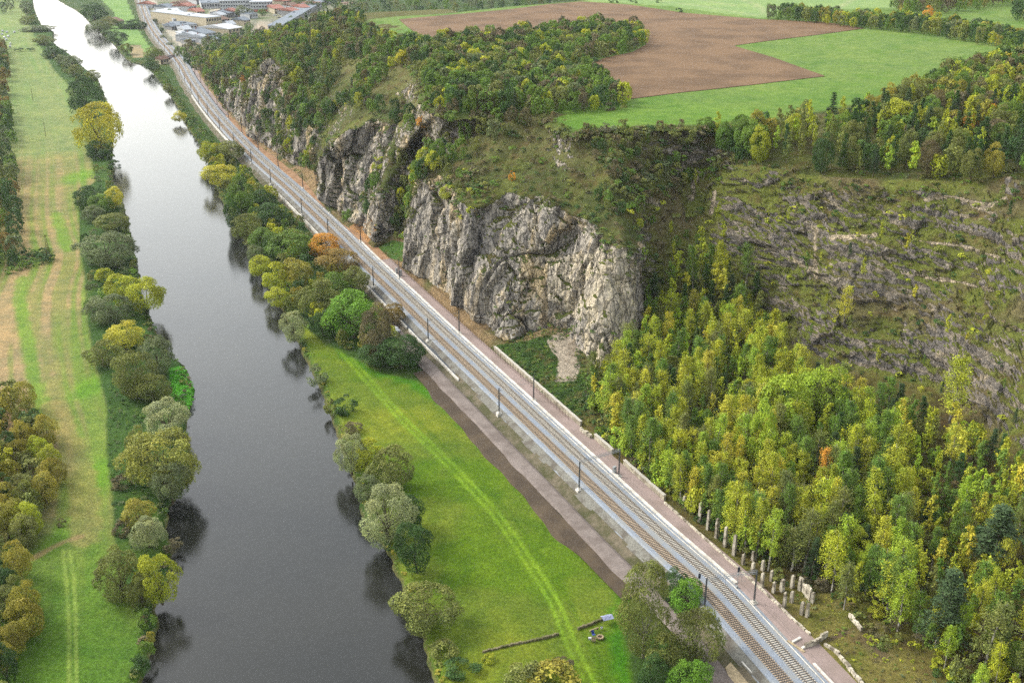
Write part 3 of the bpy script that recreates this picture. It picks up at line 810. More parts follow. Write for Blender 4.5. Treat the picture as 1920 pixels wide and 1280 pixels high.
# warm broken faces on the prow beside the pillar
warm = inpoly(hpxy[:, 0] + 8 * nh2, hpxy[:, 1], [(1020, 480), (1110, 475), (1150, 440), (1185, 490), (1110, 590), (1085, 600), (1030, 560)]) & (tq > 2)
warm = warm | (inpoly(hpxy[:, 0] + 5 * nh2, hpxy[:, 1], [(1150, 440), (1190, 490), (1200, 660), (1120, 692), (1090, 640), (1110, 560)]) & (tq > 2))
for ln, wd_ in (([(1735, 374), (1775, 368), (1800, 374), (1850, 388), (1884, 372)], 1.3), ([(1822, 386), (1868, 404)], 1.6), ([(1690, 512), (1760, 522), (1800, 530), (1862, 543)], 1.1), ([(1530, 430), (1528, 520)], 1.0), ([(1724, 452), (1800, 460), (1880, 486)], .8), ([(1196, 366), (1236, 384)], 2.2),
                ([(1308, 322), (1296, 372)], 2.0), ([(1500, 496), (1530, 506)], 1.2), ([(1560, 445), (1640, 440)], 1.6), ([(1340, 360), (1332, 400)], 1.4)):
    dd = dist_line(hpxy[:, 0] + 5 * nh2, hpxy[:, 1] + 4 * nh1, ln)[0]; warm = np.maximum(warm.astype(float), sstep(wd_ * 5, wd_ * 2, dd + 3 * nh2) * (tq > 1.9) * (tq < 3.3)); rockf = np.maximum(rockf, 0.62 * warm * (HQ.ravel() > .2))
me = mesh_np("hillside", hp, grid_faces(nH, mH), HC, [M['hill']], None, {"rock": rockf, "quarry": HQ.ravel(), "warm": warm.astype(float) if True else 0})
hill = tag(link("hillside", me), kind="structure")

# ------------------------------------------------------------------ the plateau and its fields
def pz(x, y): return ZP + 0 * x
edge_w = [tuple(ctl[5][i, :2]) for i in range(0, len(ctl[5]), 12)]
far_edge = [(1640, 55), (1700, 20)]
E_px = None
bl = [P(690, 36, ZP), P(750, 30, ZP), P(830, 26, ZP), P(960, 12, ZP), P(1090, 2, ZP)]
i_cut = int(np.argmin([math.hypot(q[0] - bl[0][0], q[1] - bl[0][1]) for q in edge_w]))
plateau_poly = edge_w[:i_cut] + [tuple(q[:2]) for q in bl] + [(150, 1700), (400, 4200), (3200, 4200), (1800, 1200), (900, 200)]
pr, pc = 330, 260
yy = 190 * (4300 / 190) ** np.linspace(0, 1, pr); aa = np.linspace(-0.35, 1.25, pc)
PX = aa[None, :] * (yy[:, None] * 0.75 + 60); PY = np.repeat(yy[:, None], pc, 1)
dpe, _, _ = dist_line(PX.ravel(), PY.ravel(), plateau_poly, True)
ins = np.where(inpoly(PX.ravel(), PY.ravel(), plateau_poly), dpe, -dpe)
px_, py_ = PX.ravel(), PY.ravel(); pp = np.stack([px_, py_, 0 * px_], -1)
pzv = ZP + 0.25 + 0.3 * fbm(pp, 60, 2, 81) * sstep(2, 15, ins) - 1.2 * sstep(1.5, -2.5, ins)
pzv += 60 * sstep(2200, 4200, py_)
fc = grid_faces(pr, pc); keep = (ins[fc] > -4.0).all(1)
PC = np.zeros((len(px_), 3)); PC[:] = A(110, 152, 54)
def ppaint(m, c, k=1.0):
    w = (np.asarray(m, float) * k)[:, None]; PC[:] = PC * (1 - w) + np.array(c) * w
pn1 = fbm(pp, 30, 3, 82); pn2 = fbm(pp, 8, 3, 83)
ppaint(sstep(-0.2, 0.5, pn1), A(120, 150, 66), 0.8); ppaint(sstep(330, 560, py_), A(130, 156, 86), 0.75); ppaint(sstep(0.1, 0.5, pn2), A(96, 142, 44), 0.5)
ppaint(sstep(5, 1, ins + 2 * pn2), A(92, 96, 54), 0.8)
ppaint(inpoly(px_, py_, W([(1100, 3), (1250, 12), (1430, 36), (1500, 20), (1680, 15), (1700, -60), (1100, -60)], ZP)), A(156, 186, 120), 0.85)
for ln in ([(1330, -20), (1420, 10), (1440, 30)], [(1555, 25), (1600, 0), (1640, -20)], [(1210, 0), (1300, 10), (1420, 30)], [(1280, -5), (1380, 12)]):
    dd, _, _ = dist_line(px_, py_, W(ln, ZP)); ppaint(sstep(3.5, 1.2, dd), A(188, 192, 150), 0.5)
used = np.unique(fc[keep]); remap = -np.ones(len(px_), int); remap[used] = np.arange(len(used))
me = mesh_np("plateau_field", np.stack([px_, py_, pzv], -1)[used], remap[fc[keep]], PC[used], [M['ground']])
tag(link("plateau_field", me), kind="structure")
brown_px = [(748, 38), (830, 31), (960, 19), (1030, 9), (1090, 4), (1180, 10), (1280, 25), (1430, 38), (1545, 43), (1622, 55), (1500, 71), (1375, 88), (1450, 110), (1548, 145), (1420, 160), (1280, 175), (1182, 188),
            (1150, 175), (1110, 150), (1102, 124), (1130, 112), (1185, 100), (1212, 85), (1200, 62), (1130, 46), (1000, 66), (900, 78), (810, 90), (780, 65)]
bp = np.array([P(x, y, ZP) for x, y in brown_px])[:, :2]
bp = resample(np.vstack([bp, bp[:1]]), 3.0)
x0, y0 = bp.min(0); x1, y1 = bp.max(0)
gxb, gyb = np.meshgrid(np.arange(x0, x1, 5.0), np.arange(y0, y1, 5.0))
from mathutils.geometry import delaunay_2d_cdt
inner = [(a, b) for a, b in zip(gxb.ravel(), gyb.ravel())]
dbb, _, _ = dist_line(gxb.ravel(), gyb.ravel(), bp, True); ok = inpoly(gxb.ravel(), gyb.ravel(), bp) & (dbb > 2.5)
vv = [Vector(map(float, q)) for q in bp] + [Vector(map(float, inner[i])) for i in np.nonzero(ok)[0]]
r_ = delaunay_2d_cdt(vv, [(i, (i + 1) % len(bp)) for i in range(len(bp))], [], 1, 1e-4)
vb = np.array([(q[0], q[1], 0) for q in r_[0]], float)
vb[:, 2] = ZP + 0.45 + 0.3 * fbm(vb, 60, 2, 81)
me = mesh_np("ploughed_field", vb, [tuple(f) for f in r_[2]], None, [M['plough']])
tag(link("ploughed_field", me), kind="structure")

# ground height look-up on everything built so far
def bvh(v, f): return BVHTree.FromPolygons([tuple(map(float, q)) for q in v], [tuple(map(int, q)) for q in f])
st = 2
iH = np.arange(nH * mH).reshape(nH, mH)[::st, ::st]
hv = HD[::st, ::st].reshape(-1, 3)
BH = bvh(hv, grid_faces(*iH.shape))
BP = bvh(np.stack([px_, py_, pzv], -1)[used], remap[fc[keep]])
def top_z(x, y, default=GZ):
    best = None
    for b in (BH, BP):
        h = b.ray_cast(Vector((float(x), float(y), 200.0)), Vector((0, 0, -1)))
        if h[0] is not None and (best is None or h[0].z > best): best = h[0].z
    return default if best is None else best
def hit(px, py):
    """where the sight line through a photo pixel meets the ground"""
    u, v = px - 960.0, py - 640.0
    d = Vector((u, FPX * CT - v * ST, -(FPX * ST + v * CT))).normalized(); o = Vector((0, 0, CAMZ)); best = None
    for b in (BH, BP):
        h = b.ray_cast(o, d)
        if h[0] is not None and (best is None or h[3] < best[1]): best = (h[0], h[3])
    q = P(px, py, GZ)
    if best is None or best[1] > np.linalg.norm(q - np.array([0, 0, CAMZ])): return q
    return np.array(best[0])

# ------------------------------------------------------------------ plant templates
def leaves(cen, nrm, size, rng, aspect=1.0, jit=0.7):
    """one small bent quad per centre"""
    n = len(cen)
    nn = nrm + rng.normal(0, jit, (n, 3)); nn /= np.linalg.norm(nn, axis=1)[:, None] + 1e-9
    t = np.cross(nn, rng.normal(0, 1, (n, 3))); t /= np.linalg.norm(t, axis=1)[:, None] + 1e-9
    b = np.cross(nn, t)
    s = (size * rng.uniform(0.65, 1.35, n))[:, None] * 0.5
    v = np.stack([cen - t * s * 1.15, cen - b * s * aspect * .8 + nn * s * .25, cen + t * s * 1.15, cen + b * s * aspect * .8 + nn * s * .25], 1).reshape(-1, 3)
    return v, np.arange(4 * n).reshape(n, 4)

def ball_pts(n, rng):
    p = rng.normal(0, 1, (n, 3)); return p / np.linalg.norm(p, axis=1)[:, None]

def t_round(seed, nl=30, leaf=3600, size=0.036, zc=0.53, rz=0.38, rx=0.34, lobe=(.12, .19), ground=0.07, trunk=True, open_=0.0, yellowtop=0.12):
    rng = np.random.default_rng(seed); cen = []
    for _ in range(4000):
        if len(cen) >= nl: break
        d = ball_pts(1, rng)[0]; rr = rng.uniform(.55, 1.0) ** .5
        asym = 1 + .18 * math.sin(2 * math.atan2(d[1], d[0]) + seed) + .1 * math.sin(3 * math.atan2(d[1], d[0]) + 2 * seed)
        c = np.array([d[0] * rx * rr * asym, d[1] * rx * rr * asym, zc + d[2] * rz * rr])
        if c[2] < ground: continue
        if all(np.linalg.norm(c - q) > .10 for q in cen): cen.append(c)
    cen = np.array(cen); rad = rng.uniform(lobe[0], lobe[1], len(cen))
    w = rad ** 2; k = rng.choice(len(cen), leaf, p=w / w.sum())
    d = ball_pts(leaf, rng); out = cen[k] - np.array([0, 0, zc - .1]); out /= np.linalg.norm(out, axis=1)[:, None]
    d = d + 0.75 * out + np.array([0, 0, .35]); d /= np.linalg.norm(d, axis=1)[:, None]
    lump = 1 + .22 * vn(d * 3 + k[:, None] * 5.1, 1.0, seed)
    p = cen[k] + d * (rad[k] * lump * rng.uniform(.8, 1.08, leaf))[:, None]
    if open_ > 0:
        kp = vn(p * 9, 1.0, seed + 5) > -1 + open_ * 1.6; p, d, k = p[kp], d[kp], k[kp]
    p[:, 2] = np.maximum(p[:, 2], 0.01)
    v, f = leaves(p, d, size, rng)
    lt = rng.uniform(.72, 1.28, len(cen))[k]; hu = rng.uniform(-.06, .06, len(cen))[k]
    c = np.stack([lt * (1 + hu + yellowtop * (p[:, 2] - zc)), lt * (1 + .3 * hu), lt * (1 - hu)], 1)
    tr = MB()
    if trunk:
        tr.bar((0, 0, -.04), (.01, .01, .28), .03, .022, 7)
        for q in cen[::3]: tr.bar((.01, .01, rng.uniform(.16, .3)), tuple(q * np.array([.85, .85, .97])), .012, .004, 4)
    return v, f, np.repeat(c, 4, 0), tr

def t_birch(seed, leaf=1500, width=.17, size=.021, low=.26, droop=.5, dens=46, lean=0.02):
    rng = np.random.default_rng(seed); P_, D_, K_ = [], [], []
    tr = MB(); ax = lambda z: np.array([lean * z * z * 2 + .008 * math.sin(7 * z + seed), .012 * math.sin(5 * z + 2 * seed), z])
    zs = [0, .15, .3, .45, .6, .75, .9, 1.0]
    for a, b in zip(zs[:-1], zs[1:]): tr.bar(ax(a) - (np.array([0, 0, .04]) if a == 0 else 0), ax(b), .015 * (1 - a * .85), .015 * (1 - b * .85), 6)
    for i in range(dens):
        z = low + (1 - low) * rng.uniform(0, 1) ** .85 * .96
        q = (z - low) / (1 - low); L = width * 1.3 * (q + .12) ** .3 * (1.03 - q) ** .6 * rng.uniform(.5, 1.2)
        an = rng.uniform(0, 2 * math.pi); o = ax(z)
        e = o + np.array([math.cos(an) * L, math.sin(an) * L, L * rng.uniform(.2, .9)])
        if i % 3 == 0: tr.bar(o, o * .35 + e * .65, .0035, .0012, 3)
        m = int(leaf / dens * rng.uniform(.6, 1.4))
        t = rng.uniform(.25, 1.05, m)[:, None]
        p = o * (1 - t) + e * t + rng.normal(0, .018, (m, 3)); p[:, 2] -= rng.uniform(0, droop * .14, m) * t[:, 0] * (1 + L * 4)
        P_.append(p); D_.append(np.tile([math.cos(an) * .4, math.sin(an) * .4, .7], (m, 1))); K_.append(np.full(m, i))
    p = np.concatenate(P_); d = np.concatenate(D_); k = np.concatenate(K_)
    v, f = leaves(p, d, size, rng, 1.0, .8)
    lt = rng.uniform(.75, 1.25, dens)[k]; hu = rng.uniform(-.06, .08, dens)[k]
    return v, f, np.repeat(np.stack([lt * (1 + hu), lt, lt * (1 - hu)], 1), 4, 0), tr

def t_pine(seed, leaf=1700, low=.22, width=.2):
    rng = np.random.default_rng(seed); tr = MB().bar((0, 0, -.04), (0, 0, .97), .014, .003, 6); P_, K_ = [], []; i = 0
    for z in np.linspace(low, .97, 15):
        L = width * (1 - ((z - low) / (1 - low)) ** 1.3 * .88) * rng.uniform(.75, 1.1)
        for j in range(6):
            an = rng.uniform(0, 2 * math.pi); l = L * rng.uniform(.6, 1.15); e = np.array([math.cos(an) * l, math.sin(an) * l, z + l * rng.uniform(-.1, .25)])
            tr.bar((0, 0, z), tuple(e), .003, .001, 3); m = int(leaf / 90)
            t = rng.uniform(.3, 1.0, m)[:, None]
            P_.append(np.array([0, 0, z]) * (1 - t) + e * t + rng.normal(0, 1, (m, 3)) * np.array([.02, .02, .011])); K_.append(np.full(m, i)); i += 1
    p = np.concatenate(P_); k = np.concatenate(K_)
    v, f = leaves(p, np.tile([0, 0, 1.0], (len(p), 1)), .024, rng, .6, .7)
    lt = rng.uniform(.7, 1.3, i)[k]
    return v, f, np.repeat(np.stack([lt, lt, lt], 1), 4, 0), tr

TPL = {}
def reg(kind, gens, lows, bark):
    hi = []
    for j, g in enumerate(gens):
        v, f, c, tr = g
        cm = mesh_np(kind + "_crown", v, f, c, [M['leaf']])
        tm = None
        if tr.v:
            tm = bpy.data.meshes.new(kind + "_trunk"); tm.from_pydata(tr.v, [], tr.f); tm.materials.append(bark); tm.update()
        hi.append((cm, tm))
    TPL[kind] = (hi, lows)
reg('broadleaf', [t_round(s, nl, lf, sz, open_=op) for s, nl, lf, sz, op in ((1, 34, 7600, .027, 0), (2, 28, 7400, .027, .15), (3, 40, 7800, .026, .1), (4, 24, 7200, .028, .2), (5, 36, 7800, .026, .05))],
    [t_round(s, 16, 480, .095, lobe=(.14, .22), trunk=False)[:3] for s in (11, 12, 13)], M['bark'])
reg('willow', [t_round(s, 46, 10500, .023, zc=.5, rz=.40, rx=.36, lobe=(.09, .16), ground=.05, open_=.08) for s in (21, 22, 23, 24)],
    [t_round(s, 18, 480, .095, zc=.5, rz=.4, trunk=False)[:3] for s in (25, 26)], M['bark'])
reg('birch', [t_birch(s, 3600, w, low=lo, lean=le, size=.0165, dens=70) for s, w, lo, le in ((31, .2, .26, .0), (32, .23, .2, .03), (33, .18, .34, .05), (34, .22, .18, -.03), (35, .19, .38, .0), (36, .25, .24, .02))],
    [t_birch(s, 420, .19, .046, low=.25, dens=26)[:3] for s in (37, 38)], M['birchbark'])
reg('weeping', [t_round(39, 44, 12000, .018, zc=.54, rz=.42, rx=.3, lobe=(.09, .15), ground=.06, open_=.08, yellowtop=.05)], [t_birch(39, 500, .27, .05, low=.12, dens=30)[:3]], M['birchbark'])
reg('pine', [t_pine(s, 4000, lo, w) for s, lo, w in ((41, .2, .2), (42, .3, .18), (43, .15, .23))], [t_pine(s, 420)[:3] for s in (44, 45)], M['bark'])
reg('shrub', [t_round(s, nl, 1500, .06, zc=.36, rz=.46, rx=.36, lobe=(.12, .22), ground=.02, trunk=False, open_=op) for s, nl, op in ((51, 14, .1), (52, 20, .25), (53, 18, 0), (54, 12, .3))],
    [t_round(s, 9, 150, .15, zc=.36, rz=.44, rx=.36, lobe=(.14, .22), ground=.02, trunk=False)[:3] for s in (55, 56, 57)], M['bark'])

rnd = random.Random(7)
GU, GV = np.gradient(HD, axis=0), np.gradient(HD, axis=1)
NAME = {'broadleaf': ('broadleaf_tree', 'tree'), 'willow': ('willow_tree', 'willow'), 'birch': ('birch_tree', 'birch'), 'weeping': ('birch_tree', 'birch'),
        'pine': ('pine_tree', 'pine'), 'shrub': ('shrub', 'shrub')}
PLANTS = []
def plant(kind, x, y, z, h, w, col, label, group, force=False):
    PLANTS.append(dict(kind=kind, p=(float(x), float(y), float(z)), h=float(h), w=float(w), c=col, label=label, group=group, force=force))

def build_plants():
    byk = {}; gl = {}
    for d in PLANTS: d['group'] = gl.setdefault(d['label'], d['group'])
    for d in PLANTS: byk.setdefault(NAME[d['kind']][0], []).append(d)
    for nm, lst in byk.items():
        lst.sort(key=lambda d: (not d['force'], -d['h'] * d['w'] ** .5 / math.hypot(d['p'][0], d['p'][1])))
        LIM = 296
        for d in lst[:LIM]:
            hi = TPL[d['kind']][0]; cm, tm = hi[rnd.randrange(len(hi))]
            sx = d['w'] / (1.0 if d['kind'] in ('broadleaf', 'willow', 'shrub') else {'birch': .34, 'weeping': .95, 'pine': .38}[d['kind']])
            small = d['kind'] == 'shrub'
            root = link(nm, cm) if small else empty(nm)
            root.location = d['p']; root.rotation_euler = (rnd.uniform(-.06, .06), rnd.uniform(-.06, .06), rnd.uniform(0, 6.28))
            sc = (sx * rnd.uniform(.94, 1.06), sx * rnd.uniform(.94, 1.06), d['h'])
            tag(root, d['label'], NAME[d['kind']][1], d['group'])
            if small: root.scale = sc; root.color = tuple(d['c']) + (1,)
            else:
                c = link("crown", cm, root); c.scale = sc; c.color = tuple(d['c']) + (1,)
                if tm: t_ = link("trunk", tm, root); t_.scale = sc
        V, F, Cc, n = [], [], [], 0
        for d in lst[LIM:]:
            lo = TPL[d['kind']][1]; v, f, c = lo[rnd.randrange(len(lo))]
            sx = d['w'] / (1.0 if d['kind'] in ('broadleaf', 'willow', 'shrub') else {'birch': .38, 'weeping': .5, 'pine': .4}[d['kind']])
            a = rnd.uniform(0, 6.28); co, si = math.cos(a), math.sin(a)
            q = np.stack([(v[:, 0] * co - v[:, 1] * si) * sx, (v[:, 0] * si + v[:, 1] * co) * sx, v[:, 2] * d['h']], 1) + np.array(d['p'])
            V.append(q); F.append(f + n); Cc.append(c * np.array(d['c']) * 1.0); n += len(v)
        if V:
            pl = {'broadleaf_tree': 'woodland', 'birch_tree': 'birch_thicket', 'pine_tree': 'pine_woodland', 'shrub': 'undergrowth', 'willow_tree': 'willow_thicket'}[nm]
            o = link(pl, mesh_np(pl, np.concatenate(V), np.concatenate(F), np.concatenate(Cc), [M['leaf']]))
            tag(o, {'woodland': 'mass of smaller green and brown trees covering the hill slopes', 'birch_thicket': 'mass of slender birches filling the gaps of the stand', 'pine_woodland': 'dark pines filling the wood',
                    'undergrowth': 'low bushes and scrub covering slopes and banks', 'willow_thicket': 'willows lining the far river bend'}[pl], pl.replace('_', ' '), None, 'stuff')
        print(nm, len(lst))

G = lambda r, g, b: A(r, g, b, 0.80)
TONE = {'green': G(100, 128, 50), 'dark green': G(66, 94, 46), 'grey-green': G(112, 124, 82), 'pale grey-green': G(150, 158, 108), 'olive': G(116, 124, 62), 'yellow-green': G(160, 168, 50), 'yellow': G(184, 180, 62),
        'orange': G(204, 152, 60), 'golden': G(146, 142, 56), 'brown': G(106, 100, 70), 'bright green': G(108, 150, 48), 'red-brown': G(122, 66, 50), 'blue-green': G(74, 94, 60), 'plum': G(66, 50, 66), 'rust': G(134, 116, 60), 'lime': G(148, 172, 54)}
def tree(kind, cx, yt, yb, w, tone, label, group=None, z=None, kf=1.0, hk=1.0):
    """a tree seen in the photo: crown centre column, top, foot and width in photo pixels"""
    by = yb - 0.22 * w
    if z is None:
        q = hit(cx, by)
    else: q = P(cx, by, z)
    dep = q[1] * CT + (CAMZ - q[2]) * ST
    h = 3.0
    for _ in range(12):
        e = PJ(np.array([q[0], q[1], q[2] + h]))[1] - (yt + 0.06 * w); h += e * dep / FPX * 0.95
    h = max(1.2, h * hk)
    plant(kind, q[0], q[1], q[2] - 0.15, h, w * dep / FPX * 1.06, tuple(c * kf for c in TONE[tone]) if isinstance(tone, str) else tone, label, group, True)

GL, GR = "trees along the left river bank", "trees between the river and the railway"
L_ = [
 ('willow', 50, 0, 30, 28, 'grey-green', 'grey-green tree at the top end of the left bank row'),
 ('broadleaf', 52, 28, 52, 30, 'olive', 'small olive tree on the left bank, second from the top end'),
 ('willow', 74, 44, 72, 62, 'grey-green', 'wide grey-green willow on the left bank near the top'),
 ('broadleaf', 84, 64, 93, 40, 'olive', 'olive tree on the left bank below the wide grey willow'),
 ('willow', 102, 86, 118, 48, 'dark green', 'dark rounded tree on the left bank facing the far meadow'),
 ('broadleaf', 118, 102, 130, 32, 'grey-green', 'grey-green tree tucked behind the dark rounded far bank tree'),
 ('willow', 137, 103, 135, 38, 'grey-green', 'grey-green willow by the water, second above the tall dark tree'),
 ('broadleaf', 140, 120, 150, 34, 'olive', 'olive bush-like tree just above the tall dark tree on the left bank'),
 ('broadleaf', 172, 130, 158, 34, 'olive', 'sparse olive tree leaning over the water above the tall dark tree'),
 ('broadleaf', 163, 142, 232, 66, 'dark green', 'tall dark green tree behind the yellow poplar on the left bank'),
 ('broadleaf', 190, 188, 306, 84, 'yellow', 'tall yellow-topped poplar with pale trunk on the left bank'),
 ('broadleaf', 186, 262, 308, 52, 'dark green', 'dark green tree at the foot of the yellow poplar'),
 ('shrub', 214, 296, 322, 26, 'dark green', 'dark bush at the water under the yellow poplar'),
 ('broadleaf', 168, 346, 402, 58, 'dark green', 'dark tree at the head of the middle left bank cluster'),
 ('broadleaf', 216, 350, 400, 42, 'yellow', 'small bright yellow tree leaning to the water in the middle cluster'),
 ('broadleaf', 190, 362, 412, 50, 'green', 'green tree between the dark tree and the bright yellow one'),
 ('willow', 180, 382, 426, 46, 'grey-green', 'grey-green willow at the field edge below the dark tree'),
 ('willow', 212, 396, 448, 72, 'olive', 'broad olive willow above the largest grey willow of the left bank'),
 ('willow', 202, 432, 524, 116, 'grey-green', 'largest grey-green willow on the left bank, opposite the lattice pylon'),
 ('broadleaf', 197, 500, 540, 38, 'yellow-green', 'small yellow-green tree below the largest grey willow'),
 ('broadleaf', 235, 510, 590, 70, 'yellow-green', 'yellow-green tree spreading inland of the one leaning over the river'),
 ('broadleaf', 276, 518, 606, 76, 'yellow-green', 'yellow-green tree leaning far out over the river'),
 ('willow', 207, 546, 624, 92, 'grey-green', 'dark round willow beside the leaning yellow-green tree'),
 ('broadleaf', 236, 602, 672, 76, 'yellow', 'yellowish tree in the lower left bank cluster'),
 ('broadleaf', 193, 636, 700, 64, 'olive', 'olive tree at the field edge beside the yellowish tree'),
 ('willow', 296, 628, 716, 66, 'grey-green', 'dark grey-green willow touching the water above the bright weeds'),
 ('willow', 258, 648, 762, 84, 'olive', 'tall olive-green willow inland of the bright weed patch'),
 ('broadleaf', 288, 700, 768, 74, 'olive', 'olive tree with rusty side next to the bright weed patch'),
 ('willow', 318, 746, 838, 94, 'pale grey-green', 'pale willow just above the biggest yellowish willow'),
 ('willow', 306, 796, 946, 140, G(142, 146, 66), 'biggest yellowish willow on the left bank'),
 ('willow', 324, 856, 958, 78, 'grey-green', 'grey-green willow in front of the biggest yellowish willow'),
 ('broadleaf', 262, 800, 900, 50, 'olive', 'olive tree on the field side of the biggest yellowish willow'),
 ('shrub', 232, 886, 922, 40, 'brown', 'brown bush in the weeds beside the biggest yellowish willow'),
 ('broadleaf', 262, 934, 1000, 64, 'golden', 'low yellowish bush tree behind the pale round tree'),
 ('shrub', 236, 970, 1006, 42, 'brown', 'brownish bush left of the pale round tree'),
 ('willow', 280, 964, 1040, 66, 'pale grey-green', 'pale round tree at the water above the twin round trees'),
 ('shrub', 328, 1006, 1038, 40, 'brown', 'brown bush overhanging the river beside the pale round tree'),
 ('willow', 230, 1026, 1146, 102, 'olive', 'inland one of the twin round trees on the lower left bank'),
 ('willow', 304, 1032, 1146, 80, 'yellow-green', 'waterside one of the twin round trees, yellow-topped'),
 ('willow', 268, 1070, 1150, 50, 'olive', 'small olive tree squeezed between the twin round trees'),
 ('shrub', 276, 1138, 1180, 34, 'green', 'green bush on the bank just below the twin round trees'),
 ('shrub', 284, 1180, 1204, 20, 'golden', 'small golden bush at the waterline below the twin round trees'),
 ('shrub', 274, 1196, 1232, 30, 'green', 'green bush by the water near the bottom left'),
 ('shrub', 262, 1222, 1262, 36, 'dark green', 'lowest dark bush on the left bank by the bottom edge'),
 ('shrub', 116, 968, 990, 20, 'brown', 'small brown bush at the field edge below the orange wood'),
]
for a in L_: tree(a[0], *a[1:5], a[5], a[6], GL, GZ - .1)
